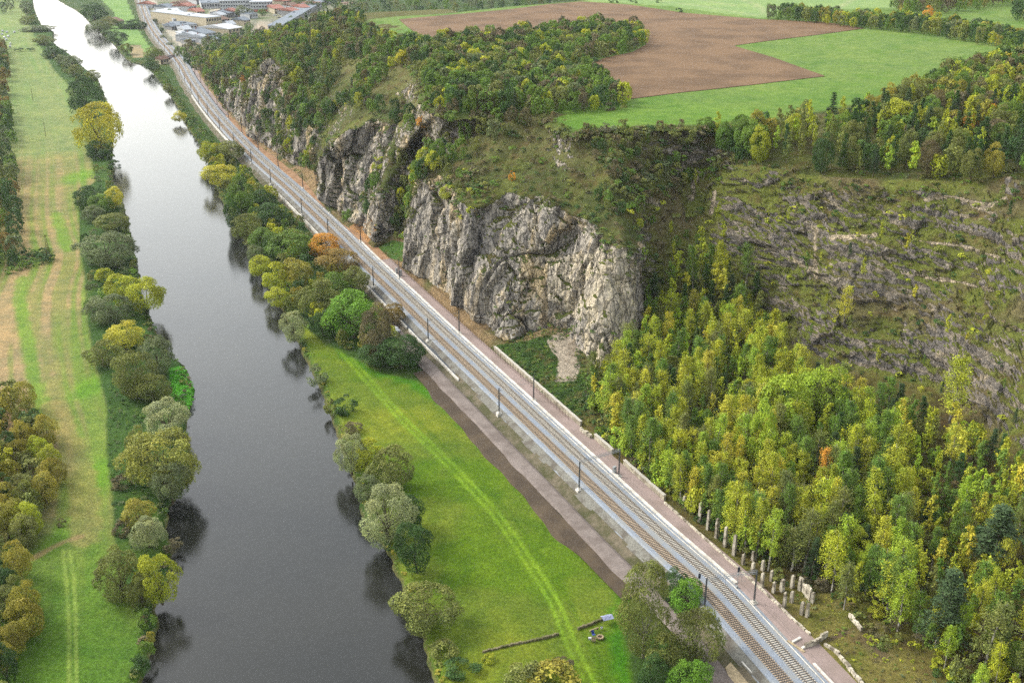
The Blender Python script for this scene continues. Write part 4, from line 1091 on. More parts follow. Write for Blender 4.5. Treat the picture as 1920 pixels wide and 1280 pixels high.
R_ = [
 ('broadleaf', 148, -12, 12, 60, 'dark green', 'dark trees crown at the top on the far right bank'),
 ('broadleaf', 178, 4, 50, 46, 'dark green', 'dark round tree by the far river bend'),
 ('broadleaf', 186, 36, 72, 40, 'grey-green', 'grey-green tree hanging over the far river bend'),
 ('broadleaf', 206, 30, 62, 34, 'olive', 'olive tree with pale top at the far river bend'),
 ('broadleaf', 254, 34, 64, 42, 'dark green', 'dark tree beside the far meadow near the railway'),
 ('broadleaf', 236, 38, 62, 34, 'dark green', 'dark green tree left of the far railway trees'),
 ('broadleaf', 222, 56, 92, 34, 'blue-green', 'dark blue-green tree at the tip of the far meadow'),
 ('broadleaf', 238, 80, 108, 24, 'olive', 'olive round tree at the waterside of the brown meadow patch'),
 ('broadleaf', 289, 88, 118, 32, 'olive', 'olive tree behind the cream house'),
 ('broadleaf', 284, 108, 140, 30, 'dark green', 'dark green tree leaning to the water below the cream house'),
 ('broadleaf', 322, 102, 118, 16, 'plum', 'small dark plum tree beside the cream house'),
 ('broadleaf', 316, 156, 180, 20, 'olive', 'small olive tree at the water on the far right bank'),
 ('broadleaf', 337, 208, 234, 26, 'yellow', 'small yellow tree overhanging the water on the right bank'),
 ('broadleaf', 392, 264, 314, 38, 'yellow-green', 'yellow-green tree at the head of the right bank grove'),
 ('broadleaf', 432, 262, 316, 54, 'olive', 'olive tree against the railway at the head of the grove'),
 ('broadleaf', 414, 304, 366, 62, 'yellow', 'round yellow tree by the water in the upper grove'),
 ('broadleaf', 452, 328, 412, 52, 'green', 'tall green tree next to the round yellow one'),
 ('broadleaf', 490, 352, 402, 54, 'dark green', 'dark green tree by the pale earth path'),
 ('broadleaf', 508, 378, 438, 60, 'dark green', 'dark tree under the retaining wall in the upper grove'),
 ('broadleaf', 466, 398, 462, 52, 'olive', 'olive tree on the waterside of the upper grove'),
 ('broadleaf', 440, 372, 440, 34, 'dark green', 'narrow dark tree at the water in the upper grove'),
 ('broadleaf', 494, 426, 478, 50, 'green', 'green tree midway between upper and lower grove'),
 ('willow', 480, 456, 500, 36, 'grey-green', 'small grey-green willow at the waterside'),
 ('broadleaf', 489, 476, 528, 46, 'yellow-green', 'yellow-green waterside tree next to the small grey willow'),
 ('broadleaf', 546, 430, 506, 84, 'green', 'large round green tree beside the orange tree'),
 ('broadleaf', 516, 442, 490, 44, 'dark green', 'dark green tree behind the large round green one'),
 ('broadleaf', 608, 434, 494, 62, 'orange', 'orange autumn tree next to the railway'),
 ('broadleaf', 634, 464, 530, 76, 'rust', 'rust and green tree touching the ballast'),
 ('broadleaf', 560, 482, 560, 62, 'golden', 'golden tree in the middle of the lower grove'),
 ('broadleaf', 528, 488, 560, 56, 'yellow-green', 'yellow-green tree on the waterside of the golden tree'),
 ('broadleaf', 520, 538, 586, 46, 'yellow-green', 'low yellow-green tree at the water in the lower grove'),
 ('broadleaf', 596, 520, 614, 74, 'olive', 'olive tree left of the bright green maple'),
 ('broadleaf', 632, 508, 580, 60, 'green', 'green tree above the bright green maple'),
 ('broadleaf', 668, 500, 572, 60, 'olive', 'olive tree against the dark gravel shoulder'),
 ('willow', 552, 580, 650, 50, 'pale grey-green', 'pale single tree at the head of the meadow'),
 ('broadleaf', 664, 544, 656, 96, 'bright green', 'bright green maple at the head of the meadow'),
 ('broadleaf', 606, 580, 640, 44, 'dark green', 'dark green tree in shade left of the maple'),
 ('broadleaf', 706, 570, 690, 66, 'brown', 'brown thinning tree beside the maple'),
 ('broadleaf', 738, 568, 620, 40, 'rust', 'small rust-coloured tree above the brown one'),
 ('broadleaf', 752, 626, 708, 82, 'dark green', 'wide dark green bush tree at the end of the soil strip'),
 ('broadleaf', 702, 640, 700, 60, 'dark green', 'low dark tree beneath the brown thinning one'),
 ('shrub', 593, 678, 724, 38, 'grey-green', 'round bush at the water at the meadow head'),
 ('shrub', 620, 744, 778, 24, 'olive', 'small olive bush at the waterline'),
 ('shrub', 648, 736, 782, 36, 'dark green', 'dark green bush standing in the meadow edge'),
 ('shrub', 662, 788, 818, 34, 'brown', 'brown bush above the pale yellowish willow'),
 ('willow', 660, 808, 900, 56, 'pale grey-green', 'pale yellowish willow at the water beside the meadow'),
 ('broadleaf', 690, 822, 900, 60, 'yellow-green', 'yellow-green tree in the meadow-side cluster'),
 ('broadleaf', 732, 834, 936, 84, 'olive', 'broad olive tree on the meadow side'),
 ('willow', 690, 886, 956, 52, 'grey-green', 'small round willow beside the silver willow'),
 ('willow', 728, 904, 1036, 100, 'pale grey-green', 'large silver-green willow leaning to the river'),
 ('broadleaf', 772, 926, 1000, 50, 'dark green', 'dark tree behind the silver-green willow'),
 ('broadleaf', 782, 976, 1090, 72, 'dark green', 'dark green tree downstream of the silver willow'),
 ('broadleaf', 802, 1090, 1200, 112, 'olive', 'single round olive tree on the shore near the bottom'),
 ('shrub', 832, 1198, 1238, 52, 'olive', 'olive bush below the single round tree'),
 ('shrub', 866, 1234, 1276, 56, 'dark green', 'dark bush near the bottom shore'),
 ('shrub', 918, 1222, 1246, 24, 'yellow-green', 'small yellow-green bush by the low dry wall'),
 ('shrub', 1055, 1228, 1262, 34, 'brown', 'brown bush beside the tyre tracks at the bottom'),
 ('shrub', 980, 1238, 1300, 70, 'olive', 'olive bush at the bottom edge by the meadow'),
 ('shrub', 1036, 1240, 1310, 90, 'golden', 'golden bush at the bottom edge beside the tyre tracks'),
 ('weeping', 1206, 1046, 1256, 118, 'olive', 'big weeping birch beside the camp place'),
 ('broadleaf', 1262, 1066, 1140, 50, 'dark green', 'dark green tree behind the weeping birch'),
 ('broadleaf', 1284, 1084, 1160, 60, 'bright green', 'bright green tree touching the ballast near the bottom'),
 ('broadleaf', 1302, 1140, 1262, 84, 'olive', 'olive tree with thin crown near the stone apron'),
 ('broadleaf', 1248, 1180, 1280, 70, 'olive', 'olive tree at the foot of the weeping birch'),
 ('broadleaf', 1290, 1236, 1320, 76, 'bright green', 'green bush tree at the bottom edge beside the dirt track'),
 ('broadleaf', 1226, 1230, 1310, 60, 'dark green', 'dark bush tree at the bottom edge under the birch'),
]
for a in R_: tree(a[0], a[1], a[2], a[3], a[4] * (1.1 if a[0] != 'weeping' else 1.0), a[5], a[6], GR, GZ - .1 if a[2] < 1250 else GZ)
# single striking trees on the hill and fields
H_ = [
 ('broadleaf', 754, 94, 128, 26, 'yellow', 'yellow and green tree on the ridge below the green field corner'),
 ('broadleaf', 458, 140, 162, 18, 'orange', 'bright orange tree beside the far dark crag'),
 ('broadleaf', 793, 214, 246, 28, 'orange', 'orange tree in the gully above the second cliff'),
 ('broadleaf', 1086, 122, 178, 56, 'green', 'large round green tree at the wood edge above the field corner'),
 ('broadleaf', 1024, 102, 142, 44, 'green', 'round green tree in the plateau wood'),
 ('broadleaf', 972, 120, 158, 36, 'lime', 'lime green tree in the plateau wood'),
 ('broadleaf', 1008, 160, 204, 48, 'dark green', 'dark green tree at the lower edge of the plateau wood'),
 ('broadleaf', 1116, 152, 190, 40, 'dark green', 'dark tree beside the large round green tree'),
 ('broadleaf', 1092, 164, 190, 32, 'bright green', 'bright small tree in front of the large round green tree'),
 ('broadleaf', 822, 262, 320, 40, 'green', 'green tree in the gully mouth left of the main cliff top'),
 ('shrub', 960, 318, 342, 16, 'orange', 'small orange bush on the grassy slope'),
 ('shrub', 712, 290, 320, 28, 'yellow-green', 'yellow-green bush on the face of the second cliff'),
 ('broadleaf', 840, 346, 382, 36, 'yellow-green', 'yellow-green bush tree on top of the main cliff'),
 ('broadleaf', 1278, 236, 282, 48, 'olive', 'dark olive tree at the field edge above the amphitheatre'),
 ('broadleaf', 1320, 216, 262, 38, 'green', 'green tree standing into the field edge'),
 ('broadleaf', 1510, 186, 216, 22, 'olive', 'small tree standing in the green field edge'),
 ('broadleaf', 1740, 10, 46, 24, 'orange', 'orange tree in the far hedge'),
 ('broadleaf', 1832, 136, 176, 40, 'red-brown', 'deep red tree in the right-hand wood'),
 ('broadleaf', 1780, 204, 262, 50, 'golden', 'golden tree in the right-hand wood'),
 ('broadleaf', 1816, 212, 262, 34, 'orange', 'orange-yellow tree in the right-hand wood'),
 ('broadleaf', 1850, 192, 250, 44, 'orange', 'orange-topped green tree in the right-hand wood'),
 ('broadleaf', 1680, 184, 262, 70, 'yellow-green', 'large yellow-green tree above the quarry'),
 ('broadleaf', 1790, 104, 150, 60, 'green', 'big green tree at the field corner on the right'),
 ('birch', 1293, 540, 640, 26, 'golden', 'orange-yellow slim birch right of the limestone pillar'),
 ('birch', 1545, 836, 950, 30, 'orange', 'orange maple-like tree in the middle of the birch stand'),
 ('birch', 1582, 530, 610, 26, 'yellow', 'yellow tree growing on the quarry face'),
 ('birch', 1780, 664, 806, 52, 'yellow-green', 'tall birch with bare trunk at the foot of the quarry face'),
 ('birch', 1664, 1040, 1160, 60, 'yellow-green', 'birch with leaning white trunk by the grassy clearing'),
 ('birch', 1484, 985, 1080, 50, 'olive', 'forked white-stemmed birch beside the pillars'),
 ('birch', 1840, 1128, 1280, 70, 'olive', 'leaning birch at the bottom right corner'),
 ('pine', 1760, 1060, 1230, 90, 'blue-green', 'dark pine beside the grassy clearing'),
 ('pine', 1862, 940, 1090, 100, 'blue-green', 'broad dark pine by the right picture edge'),
 ('broadleaf', 1460, 690, 850, 110, 'lime', 'broad lime green tree in the upper birch stand'),
 ('broadleaf', 1540, 680, 830, 100, 'lime', 'bright lime green tree below the quarry face'),
 ('broadleaf', 1420, 760, 900, 60, 'lime', 'lime green tree at the heart of the stand'),
]
for a in H_: tree(a[0], *a[1:5], a[5], a[6])
for px_c, h_ in ((1555, 'round'), (1540, 'low')): pass

# ------------------------------------------------------------------ scattered woods
def scatter(n, inc, exc=(), z=None, dmin=3.0, seed=0, src='ray', steep=None):
    """even random sites whose ground lies inside outlines surveyed from the photo"""
    rg = np.random.default_rng(seed); out = []; cell = {}
    if src == 'hill':
        a = HD[::2, ::3].reshape(-1, 3); ez = N2[::2, ::3].reshape(-1, 3)[:, 2]
        du_, dv_ = GU[::2, ::3].reshape(-1, 3), GV[::2, ::3].reshape(-1, 3)
        q = PJ(a); ok = inpoly(q[:, 0], q[:, 1], inc) & (HT[::2, ::3].ravel() > .02)
        for e in exc: ok &= ~inpoly(q[:, 0], q[:, 1], e)
        if steep is not None: ok &= ez > steep
        w = (np.linalg.norm(du_, axis=1) * np.linalg.norm(dv_, axis=1) * np.clip(ez, .15, 1))[ok]; a = a[ok]
        if not len(a): return []
        idx = rg.choice(len(a), size=min(n * 14, 60000), p=w / w.sum())
        cand = a[idx] + rg.uniform(-1, 1, (len(idx), 1)) * du_[ok][idx] + rg.uniform(-1.5, 1.5, (len(idx), 1)) * dv_[ok][idx]
    else:
        wp = [tuple(P(x, y, z)[:2]) for x, y in inc]; ar = np.array(wp); lo, hi_ = ar.min(0), ar.max(0)
        cand = np.c_[rg.uniform(lo, hi_, (n * 40, 2)), np.full(n * 40, z)]
        ok = inpoly(cand[:, 0], cand[:, 1], wp)
        for e in exc: ok &= ~inpoly(cand[:, 0], cand[:, 1], [tuple(P(x, y, z)[:2]) for x, y in e])
        cand = cand[ok]
    for c in cand:
        k = (int(c[0] // dmin), int(c[1] // dmin))
        if any(math.hypot(c[0] - o[0], c[1] - o[1]) < dmin for i in (-1, 0, 1) for j in (-1, 0, 1) for o in cell.get((k[0] + i, k[1] + j), ())): continue
        cell.setdefault(k, []).append(c); out.append(c)
        if len(out) >= n: break
    return out

def nearest(c, anchors):
    q = PJ(c); return min(anchors, key=lambda a: math.hypot(a[0] - q[0], a[1] - q[1]))[2]
def forest(sites, mixk, tones, hr, anchors, group, wr=None, hfun=None, force=False):
    """mixk: [(kind, weight)], tones: {kind: [tone names]}"""
    for c in sites:
        kd = rnd.choices([m[0] for m in mixk], [m[1] for m in mixk])[0]; tn = rnd.choice(tones[kd]); k = rnd.uniform(.84, 1.16)
        h = rnd.uniform(*hr[kd]) * (hfun(c) if hfun else 1); ratio = {'broadleaf': (.62, .85), 'willow': (.7, 1), 'birch': (.28, .38), 'weeping': (.5, .5), 'pine': (.3, .42), 'shrub': (1.1, 1.7)}[kd]
        size = ('low ' if h < hr[kd][0] * .75 + hr[kd][1] * .25 else 'tall ' if h > hr[kd][0] * .25 + hr[kd][1] * .75 else '')
        nm = {'broadleaf': 'leafy tree', 'willow': 'willow', 'birch': 'birch', 'pine': 'pine', 'shrub': 'bush'}[kd]
        base = TONE[tn]; col = (base[0] * k * rnd.uniform(.94, 1.06), base[1] * k, base[2] * k * rnd.uniform(.85, 1.15))
        plant(kd, c[0], c[1], c[2] - .15, h, h * rnd.uniform(*ratio) * (wr or 1), col, f"{size}{tn} {nm} {nearest(c, anchors)}", group, force)

AQ = [(1400, 1050, 'just behind the old concrete pillars'), (1190, 830, 'behind the stone wall along the pink path'), (1230, 680, 'at the foot of the limestone pillar'), (1400, 700, 'in the upper left part of the birch stand'),
      (1620, 830, 'right under the terraced quarry face'), (1880, 960, 'at the right edge of the birch stand'), (1540, 940, 'in the middle of the birch stand'), (1650, 1120, 'above the grassy clearing'), (1850, 1230, 'near the bottom right corner'), (1320, 850, 'in the left middle of the birch stand'), (1750, 880, 'in the right middle of the birch stand')]
quarry_poly = [(1135, 722), (1205, 668), (1213, 580), (1290, 520), (1350, 510), (1430, 560), (1450, 680), (1500, 735), (1600, 780), (1700, 800), (1850, 855), (1920, 905), (2300, 1000), (2300, 1420), (1880, 1400), (1740, 1240), (1640, 1160), (1540, 1098), (1460, 1070), (1400, 1026), (1330, 978), (1255, 922), (1186, 846), (1110, 776)]
qs = scatter(1400, quarry_poly, z=None, dmin=3.1, seed=3, src='hill')
QT = {'birch': ['yellow-green', 'yellow-green', 'lime', 'green', 'olive', 'green', 'yellow-green', 'yellow'], 'pine': ['blue-green', 'dark green'], 'broadleaf': ['lime', 'green', 'yellow-green', 'olive'], 'shrub': ['dark green', 'olive', 'yellow-green', 'brown']}
forest(qs, [('birch', 74), ('pine', 12), ('broadleaf', 14)], QT, {'birch': (9.5, 16.5), 'pine': (8, 13), 'broadleaf': (6, 10)}, AQ, 'trees growing on the quarry floor', hfun=lambda c: 1.0 - .25 * (PJ(c)[0] > 1700))
qs = scatter(1500, [(1100, 730)] + quarry_poly[1:-7] + [(1700, 1250), (1600, 1170), (1480, 1095), (1330, 985), (1260, 930), (1150, 830), (1100, 770)], z=None, dmin=1.8, seed=4, src='hill')
forest(qs, [('shrub', 1)], QT, {'shrub': (.7, 2.7)}, AQ, 'bushes under the quarry birches')
qs = scatter(230, [(1100, 768), (1186, 852), (1250, 926), (1330, 972), (1400, 1018), (1450, 1056), (1450, 1005), (1400, 965), (1330, 915), (1250, 850), (1186, 790), (1125, 735)], dmin=2.0, seed=44, src='hill')
forest(qs, [('birch', 6), ('broadleaf', 2)], QT, {'birch': (8, 13), 'broadleaf': (4, 7)}, AQ, 'trees growing on the quarry floor', wr=1.15)
qs = scatter(420, [(1092, 758), (1186, 856), (1246, 930), (1262, 942), (1330, 1000), (1400, 1040), (1400, 1000), (1330, 940), (1250, 872), (1186, 808), (1112, 732)], dmin=1.5, seed=46, src='hill')
forest(qs, [('shrub', 1)], {'shrub': ['dark green', 'olive', 'green', 'yellow-green', 'grey-green']}, {'shrub': (.9, 2.8)}, AQ, 'bushes under the quarry birches')
qs = scatter(420, [(1480, 1130), (1520, 1100), (1620, 1150), (1740, 1260), (1880, 1400), (1680, 1400), (1600, 1270), (1530, 1190)], dmin=1.3, seed=47, src='hill')
forest(qs, [('shrub', 1)], {'shrub': ['olive', 'green', 'grey-green', 'brown', 'yellow-green']}, {'shrub': (.25, .8)}, [(1600, 1200, 'in the grassy clearing by the stone channel')], 'tufts in the grassy clearing')
# the slope behind the limestone pillar
qs = scatter(70, [(1195, 400), (1300, 330), (1340, 420), (1330, 560), (1215, 560)], dmin=3.5, seed=45, src='hill')
forest(qs, [('shrub', 5), ('birch', 1), ('broadleaf', 2)], QT, {'birch': (5, 9), 'shrub': (1, 2.6), 'broadleaf': (3, 5)}, [(1250, 450, 'on the rock slope behind the limestone pillar')], 'plants on the quarry face')
# sparse growth on the quarry face
qs = scatter(260, [(1300, 400), (1900, 380), (1900, 800), (1560, 680), (1450, 600), (1340, 560)], dmin=3.2, seed=6, src='hill')
forest(qs, [('birch', 2), ('shrub', 24), ('pine', 1)], QT, {'birch': (4, 8), 'shrub': (.8, 2), 'pine': (3, 5)}, [(1400, 450, 'on the upper left quarry face'), (1600, 450, 'on the middle ledges of the quarry face'), (1820, 450, 'on the upper right quarry face'), (1650, 620, 'on the lower quarry face'), (1850, 700, 'on the lower right quarry face')], 'plants on the quarry face')
# right-hand wood on the rim
AR = [(1400, 290, 'on the quarry rim near the open field'), (1530, 260, 'in the light birch row on the quarry rim'), (1650, 280, 'in the rim wood below the field edge'), (1780, 300, 'in the pine wood on the quarry rim'), (1880, 200, 'at the right end of the rim wood'), (1850, 120, 'where the rim wood meets the field corner')]
rim = [(1335, 262), (1330, 300), (1450, 318), (1600, 336), (1760, 340), (1930, 345), (2120, 350), (2150, 110), (1960, 112), (1880, 120), (1780, 163), (1650, 220), (1560, 244), (1460, 252)]
qs = scatter(720, rim, dmin=3.7, seed=8, src='hill')
RT = {'birch': ['lime', 'yellow-green', 'olive'], 'pine': ['blue-green', 'dark green', 'dark green'], 'broadleaf': ['olive', 'green', 'green', 'yellow-green', 'dark green', 'brown', 'golden', 'olive'], 'shrub': ['brown', 'olive', 'dark green']}
def rimmix(c):
    q = PJ(c); return q
for c in qs:
    q = PJ(c)
    if q[1] < 215 or (q[0] < 1450): m = [('broadleaf', 8), ('birch', 1), ('shrub', 2)]
    elif q[0] < 1590: m = [('birch', 8), ('broadleaf', 2), ('pine', 2)]
    else: m = [('pine', 4), ('broadleaf', 5), ('birch', 3)]
    forest([c], m, RT, {'birch': (9, 13), 'pine': (9, 14), 'broadleaf': (7.5, 12.5), 'shrub': (2, 4)}, AR, 'trees on the quarry rim')
# scrub band between the field and the amphitheatre
AS = [(1150, 270, 'below the field edge above the grassy slope'), (1250, 300, 'on the scrub slope above the amphitheatre'), (1200, 340, 'on the scrub slope right of the grassy spur')]
qs = scatter(750, [(1075, 252), (1140, 246), (1250, 240), (1330, 246), (1450, 240), (1400, 305), (1330, 325), (1250, 370), (1200, 395), (1160, 350), (1110, 290)], dmin=2.3, seed=9, src='hill')
ST_ = {'shrub': ['brown', 'olive', 'dark green', 'grey-green', 'green', 'brown'], 'broadleaf': ['olive', 'green', 'brown', 'dark green']}
forest(qs, [('shrub', 5), ('broadleaf', 3)], ST_, {'shrub': (1.6, 3.2), 'broadleaf': (3, 5.5)}, AS, 'scrub on the slope below the field')
# hillside wood
AH = [(430, 140, 'at the far foot of the hill near the village'), (560, 90, 'on the far ridge of the hill'), (640, 60, 'on the crest beside the green field corner'), (620, 200, 'between the far crags and the second cliff'), (560, 260, 'above the third crag'), (740, 110, 'on the slope under the green field corner'),
      (860, 120, 'in the wood beside the ploughed field'), (900, 200, 'in the wooded valley above the main cliff'), (780, 320, 'in the gully left of the main cliff'), (1050, 100, 'in the wood jutting into the ploughed field'), (1150, 90, 'at the tip of the wood in the ploughed field'), (1100, 190, 'at the lower wood edge by the field corner')]
hw_poly = [(372, 118), (400, 100), (470, 82), (560, 55), (610, 38), (668, 30), (690, 60), (740, 92), (800, 100), (870, 92), (930, 120), (1000, 180), (1050, 235), (1010, 250), (930, 262), (860, 305), (822, 335), (786, 345), (758, 420), (742, 440), (735, 400), (752, 330), (750, 250), (700, 210), (640, 205), (592, 280), (588, 320), (560, 318), (545, 300), (520, 280), (470, 262), (430, 200), (400, 175), (385, 150)]
bare = [[(735, 128), (800, 118), (822, 190), (790, 225), (745, 215), (700, 205), (690, 190)], [(592, 310), (600, 280), (700, 218), (745, 232), (752, 320), (700, 400), (600, 385)], [(430, 240), (455, 160), (490, 118), (528, 120), (520, 180), (470, 270)],
        [(690, 360), (730, 360), (735, 460), (690, 460)], [(640, 130), (690, 120), (640, 190), (600, 210)]]
qs = scatter(2700, hw_poly, bare, dmin=3.1, seed=10, src='hill', steep=.12)
HTn = {'broadleaf': ['green', 'green', 'green', 'dark green', 'dark green', 'dark green', 'olive', 'olive', 'olive', 'yellow-green', 'brown', 'grey-green', 'green', 'brown'], 'shrub': ['olive', 'brown', 'green', 'yellow-green', 'dark green'], 'pine': ['blue-green', 'dark green']}
forest(qs, [('broadleaf', 10), ('shrub', 3), ('pine', 1)], HTn, {'broadleaf': (4.5, 9), 'shrub': (1.8, 3.2), 'pine': (7, 11)}, AH, 'trees on the wooded hillside')
pw_poly = [(672, 44), (700, 72), (760, 88), (800, 92), (870, 80), (930, 76), (1000, 68), (1130, 50), (1195, 62), (1208, 84), (1185, 98), (1130, 112), (1100, 124), (1108, 150), (1150, 178), (1180, 190), (1170, 206), (1010, 216), (960, 216), (850, 216), (800, 160), (740, 100)]
qs = scatter(1500, pw_poly, [[(670, 40), (745, 38), (800, 84), (760, 84), (700, 66)]], z=ZP + .2, dmin=3.7, seed=12, src='flat')
qs = [c for c in qs if inpoly(np.array([c[0]]), np.array([c[1]]), plateau_poly)[0]]
forest(qs, [('broadleaf', 9), ('shrub', 3)], HTn, {'broadleaf': (5, 9.5), 'shrub': (2, 4)}, AH, 'trees of the plateau wood')
# shrubs on the grassy spur and in clefts
AG = [(900, 320, 'on the grassy slope over the main cliff'), (1050, 280, 'near the top of the grassy spur'), (1130, 380, 'on the right flank of the grassy spur'), (950, 400, 'on the rim of the main cliff'), (720, 180, 'on the bare ridge behind the second cliff')]
qs = scatter(240, [(830, 335), (950, 240), (1060, 256), (1140, 310), (1180, 360), (1150, 430), (1080, 400), (1000, 372), (930, 365), (850, 370)], dmin=3.2, seed=13, src='hill')
forest(qs, [('shrub', 1)], {'shrub': ['olive', 'brown', 'green', 'dark green', 'olive']}, {'shrub': (.7, 2.4)}, AG, 'bushes on the grassy slopes')
for (x, y, n, rr_) in ((870, 345, 26, 36), (880, 400, 8, 20), (800, 300, 14, 26), (1150, 380, 20, 40), (940, 235, 16, 40)):
    qs = scatter(n, [(x - rr_, y - rr_ * .6), (x + rr_, y - rr_ * .6), (x + rr_, y + rr_ * .6), (x - rr_, y + rr_ * .6)], dmin=2.4, seed=int(x), src='hill', steep=.35)
    forest(qs, [('shrub', 3), ('broadleaf', 1)], HTn, {'shrub': (1.6, 3), 'broadleaf': (3, 4.6)}, AG, 'bushes on the grassy slopes')
qs = scatter(120, [(690, 190), (735, 128), (800, 118), (822, 190), (790, 225), (740, 235), (640, 215), (600, 270), (560, 215), (640, 130)], dmin=4, seed=14, src='hill', steep=.4)
forest(qs, [('shrub', 1)], {'shrub': ['olive', 'brown', 'grey-green', 'green']}, {'shrub': (.8, 2.2)}, AG, 'bushes on the grassy slopes')
# wooded gullies between the far crags
for k_, poly in enumerate(([(505, 180), (560, 200), (592, 260), (588, 322), (548, 303), (520, 288), (500, 250)], [(398, 165), (432, 150), (446, 220), (420, 202)], [(448, 175), (468, 150), (484, 235), (468, 248)], [(752, 330), (792, 330), (770, 455), (738, 455)], [(640, 420), (705, 345), (700, 400), (668, 425)])):
    qs = scatter((110, 26, 30, 34, 16)[k_], poly, dmin=2.6, seed=60 + k_, src='hill')
    forest(qs, [('broadleaf', 2), ('shrub', 1)], HTn, {'broadleaf': (3.5, 7), 'shrub': (1.6, 3)}, AH, 'trees on the wooded hillside')
# cracks and ledges of the cliffs
qs = scatter(150, [(440, 240), (490, 130), (600, 250), (760, 240), (790, 340), (1000, 380), (1190, 480), (1190, 650), (1000, 620), (880, 590), (760, 500), (640, 420), (520, 300)], dmin=4, seed=15, src='hill')
forest(qs, [('shrub', 1)], {'shrub': ['olive', 'green', 'dark green']}, {'shrub': (.5, 1.6)}, [(560, 280, 'on the far crags'), (680, 330, 'on the second cliff'), (880, 480, 'in a cleft of the main cliff'), (1100, 560, 'on the prow of the main cliff')], 'bushes in the cliff clefts')
# scrub hanging over the cliff rims and along the field edge
rg_ = np.random.default_rng(77)
for j in range(0, mH):
    rr = np.nonzero((HT[:, j] > 2.9) & (HT[:, j] < 3.22))[0]; p = HD[rg_.choice(rr), j]; x, y = PJ(p)
    if rg_.random() < (.42 if HQ[0, j] < .3 else .5) and 400 < x < 1950:
        plant('shrub', p[0], p[1], p[2] - .3, rg_.uniform(.6, 2.2), rg_.uniform(1.2, 3.0), TONE[['olive', 'green', 'dark green', 'brown', 'grey-green'][rg_.integers(5)]], 'bush hanging on the rim of the ' + ('quarry face' if HQ[0, j] > .3 else 'main cliff' if x > 760 else 'far cliffs'), 'bushes on the cliff rims')
el = resample(ctl[5], 2.0)
for p in el:
    x, y = PJ(p)
    if 640 < x < 1500 and rg_.random() < .8:
        plant('shrub', p[0] + rg_.uniform(-1.5, 1), p[1] + rg_.uniform(-6, 2), ZP - 1.6, rg_.uniform(1.2, 4.4), rg_.uniform(2.0, 5.4), TONE[['olive', 'grey-green', 'brown', 'green', 'olive'][rg_.integers(5)]], 'bush of the scrub line along the near edge of the green field', 'scrub line along the field edge')
# weeds at the foot of the main cliff
qs = scatter(360, [(930, 655), (1040, 600), (1085, 605), (1095, 690), (1130, 705), (1150, 800), (1110, 800), (1060, 765), (950, 672)], dmin=1.4, seed=16, src='hill', exc=[[(1040, 640), (1080, 630), (1080, 710), (1040, 710)]])
forest(qs, [('shrub', 1)], {'shrub': ['green', 'dark green', 'dark green', 'olive']}, {'shrub': (.5, 1.3)}, [(1000, 660, 'behind the stone wall under the main cliff'), (1100, 730, 'below the stony scree'), (1060, 615, 'above the stony scree')], 'weeds under the main cliff')
# left woods
AL = [(50, 820, 'in the orange wood on the left edge'), (30, 1000, 'below the orange wood on the left edge'), (30, 1180, 'in the bottom left wood'), (15, 300, 'in the dark left edge wood'), (15, 420, 'above the pylon on the left edge'), (60, 470, 'in the hedge running to the lattice pylon'), (10, 130, 'in the upper left edge wood')]
qs = scatter(190, [(-130, 745), (0, 745), (50, 762), (88, 830), (100, 900), (108, 950), (60, 990), (50, 1030), (50, 1100), (60, 1190), (38, 1260), (30, 1330), (-130, 1330)], z=GZ, dmin=4.2, seed=17, src='flat')
forest(qs, [('broadleaf', 9), ('shrub', 1)], {'broadleaf': ['golden', 'olive', 'olive', 'golden', 'golden', 'dark green', 'yellow-green'], 'shrub': ['brown']}, {'broadleaf': (6, 10), 'shrub': (2, 3)}, AL, 'trees of the left edge woods', wr=1.15)
qs = scatter(330, [(-60, 90), (10, 90), (16, 160), (14, 205), (24, 240), (28, 300), (25, 360), (36, 440), (30, 505), (0, 520), (-60, 530)], z=GZ, dmin=4.6, seed=18, src='flat')
forest(qs, [('broadleaf', 1)], {'broadleaf': ['olive', 'dark green', 'green', 'grey-green', 'rust', 'dark green']}, {'broadleaf': (7, 12)}, AL, 'trees of the left edge woods')
qs = scatter(30, [(20, 480), (92, 470), (98, 492), (20, 512)], z=GZ, dmin=2.6, seed=19, src='flat')
forest(qs, [('shrub', 1)], {'shrub': ['dark green', 'green']}, {'shrub': (2, 3.6)}, AL, 'hedge by the lattice pylon')
qs = scatter(26, [(-60, -6), (34, -6), (32, 26), (-60, 30)], z=GZ, dmin=9, seed=20, src='flat')
forest(qs, [('broadleaf', 1)], {'broadleaf': ['dark green', 'grey-green']}, {'broadleaf': (9, 13)}, [(0, 0, 'in the wood at the top left corner')], 'trees of the top left wood')
for x, y in ((30, 97), (40, 97), (52, 96), (60, 96)): forest([P(x, y, GZ)], [('shrub', 1)], {'shrub': ['dark green']}, {'shrub': (2.5, 4)}, [(0, 0, 'in the short hedge crossing the far left field')], 'short hedge in the far left field')
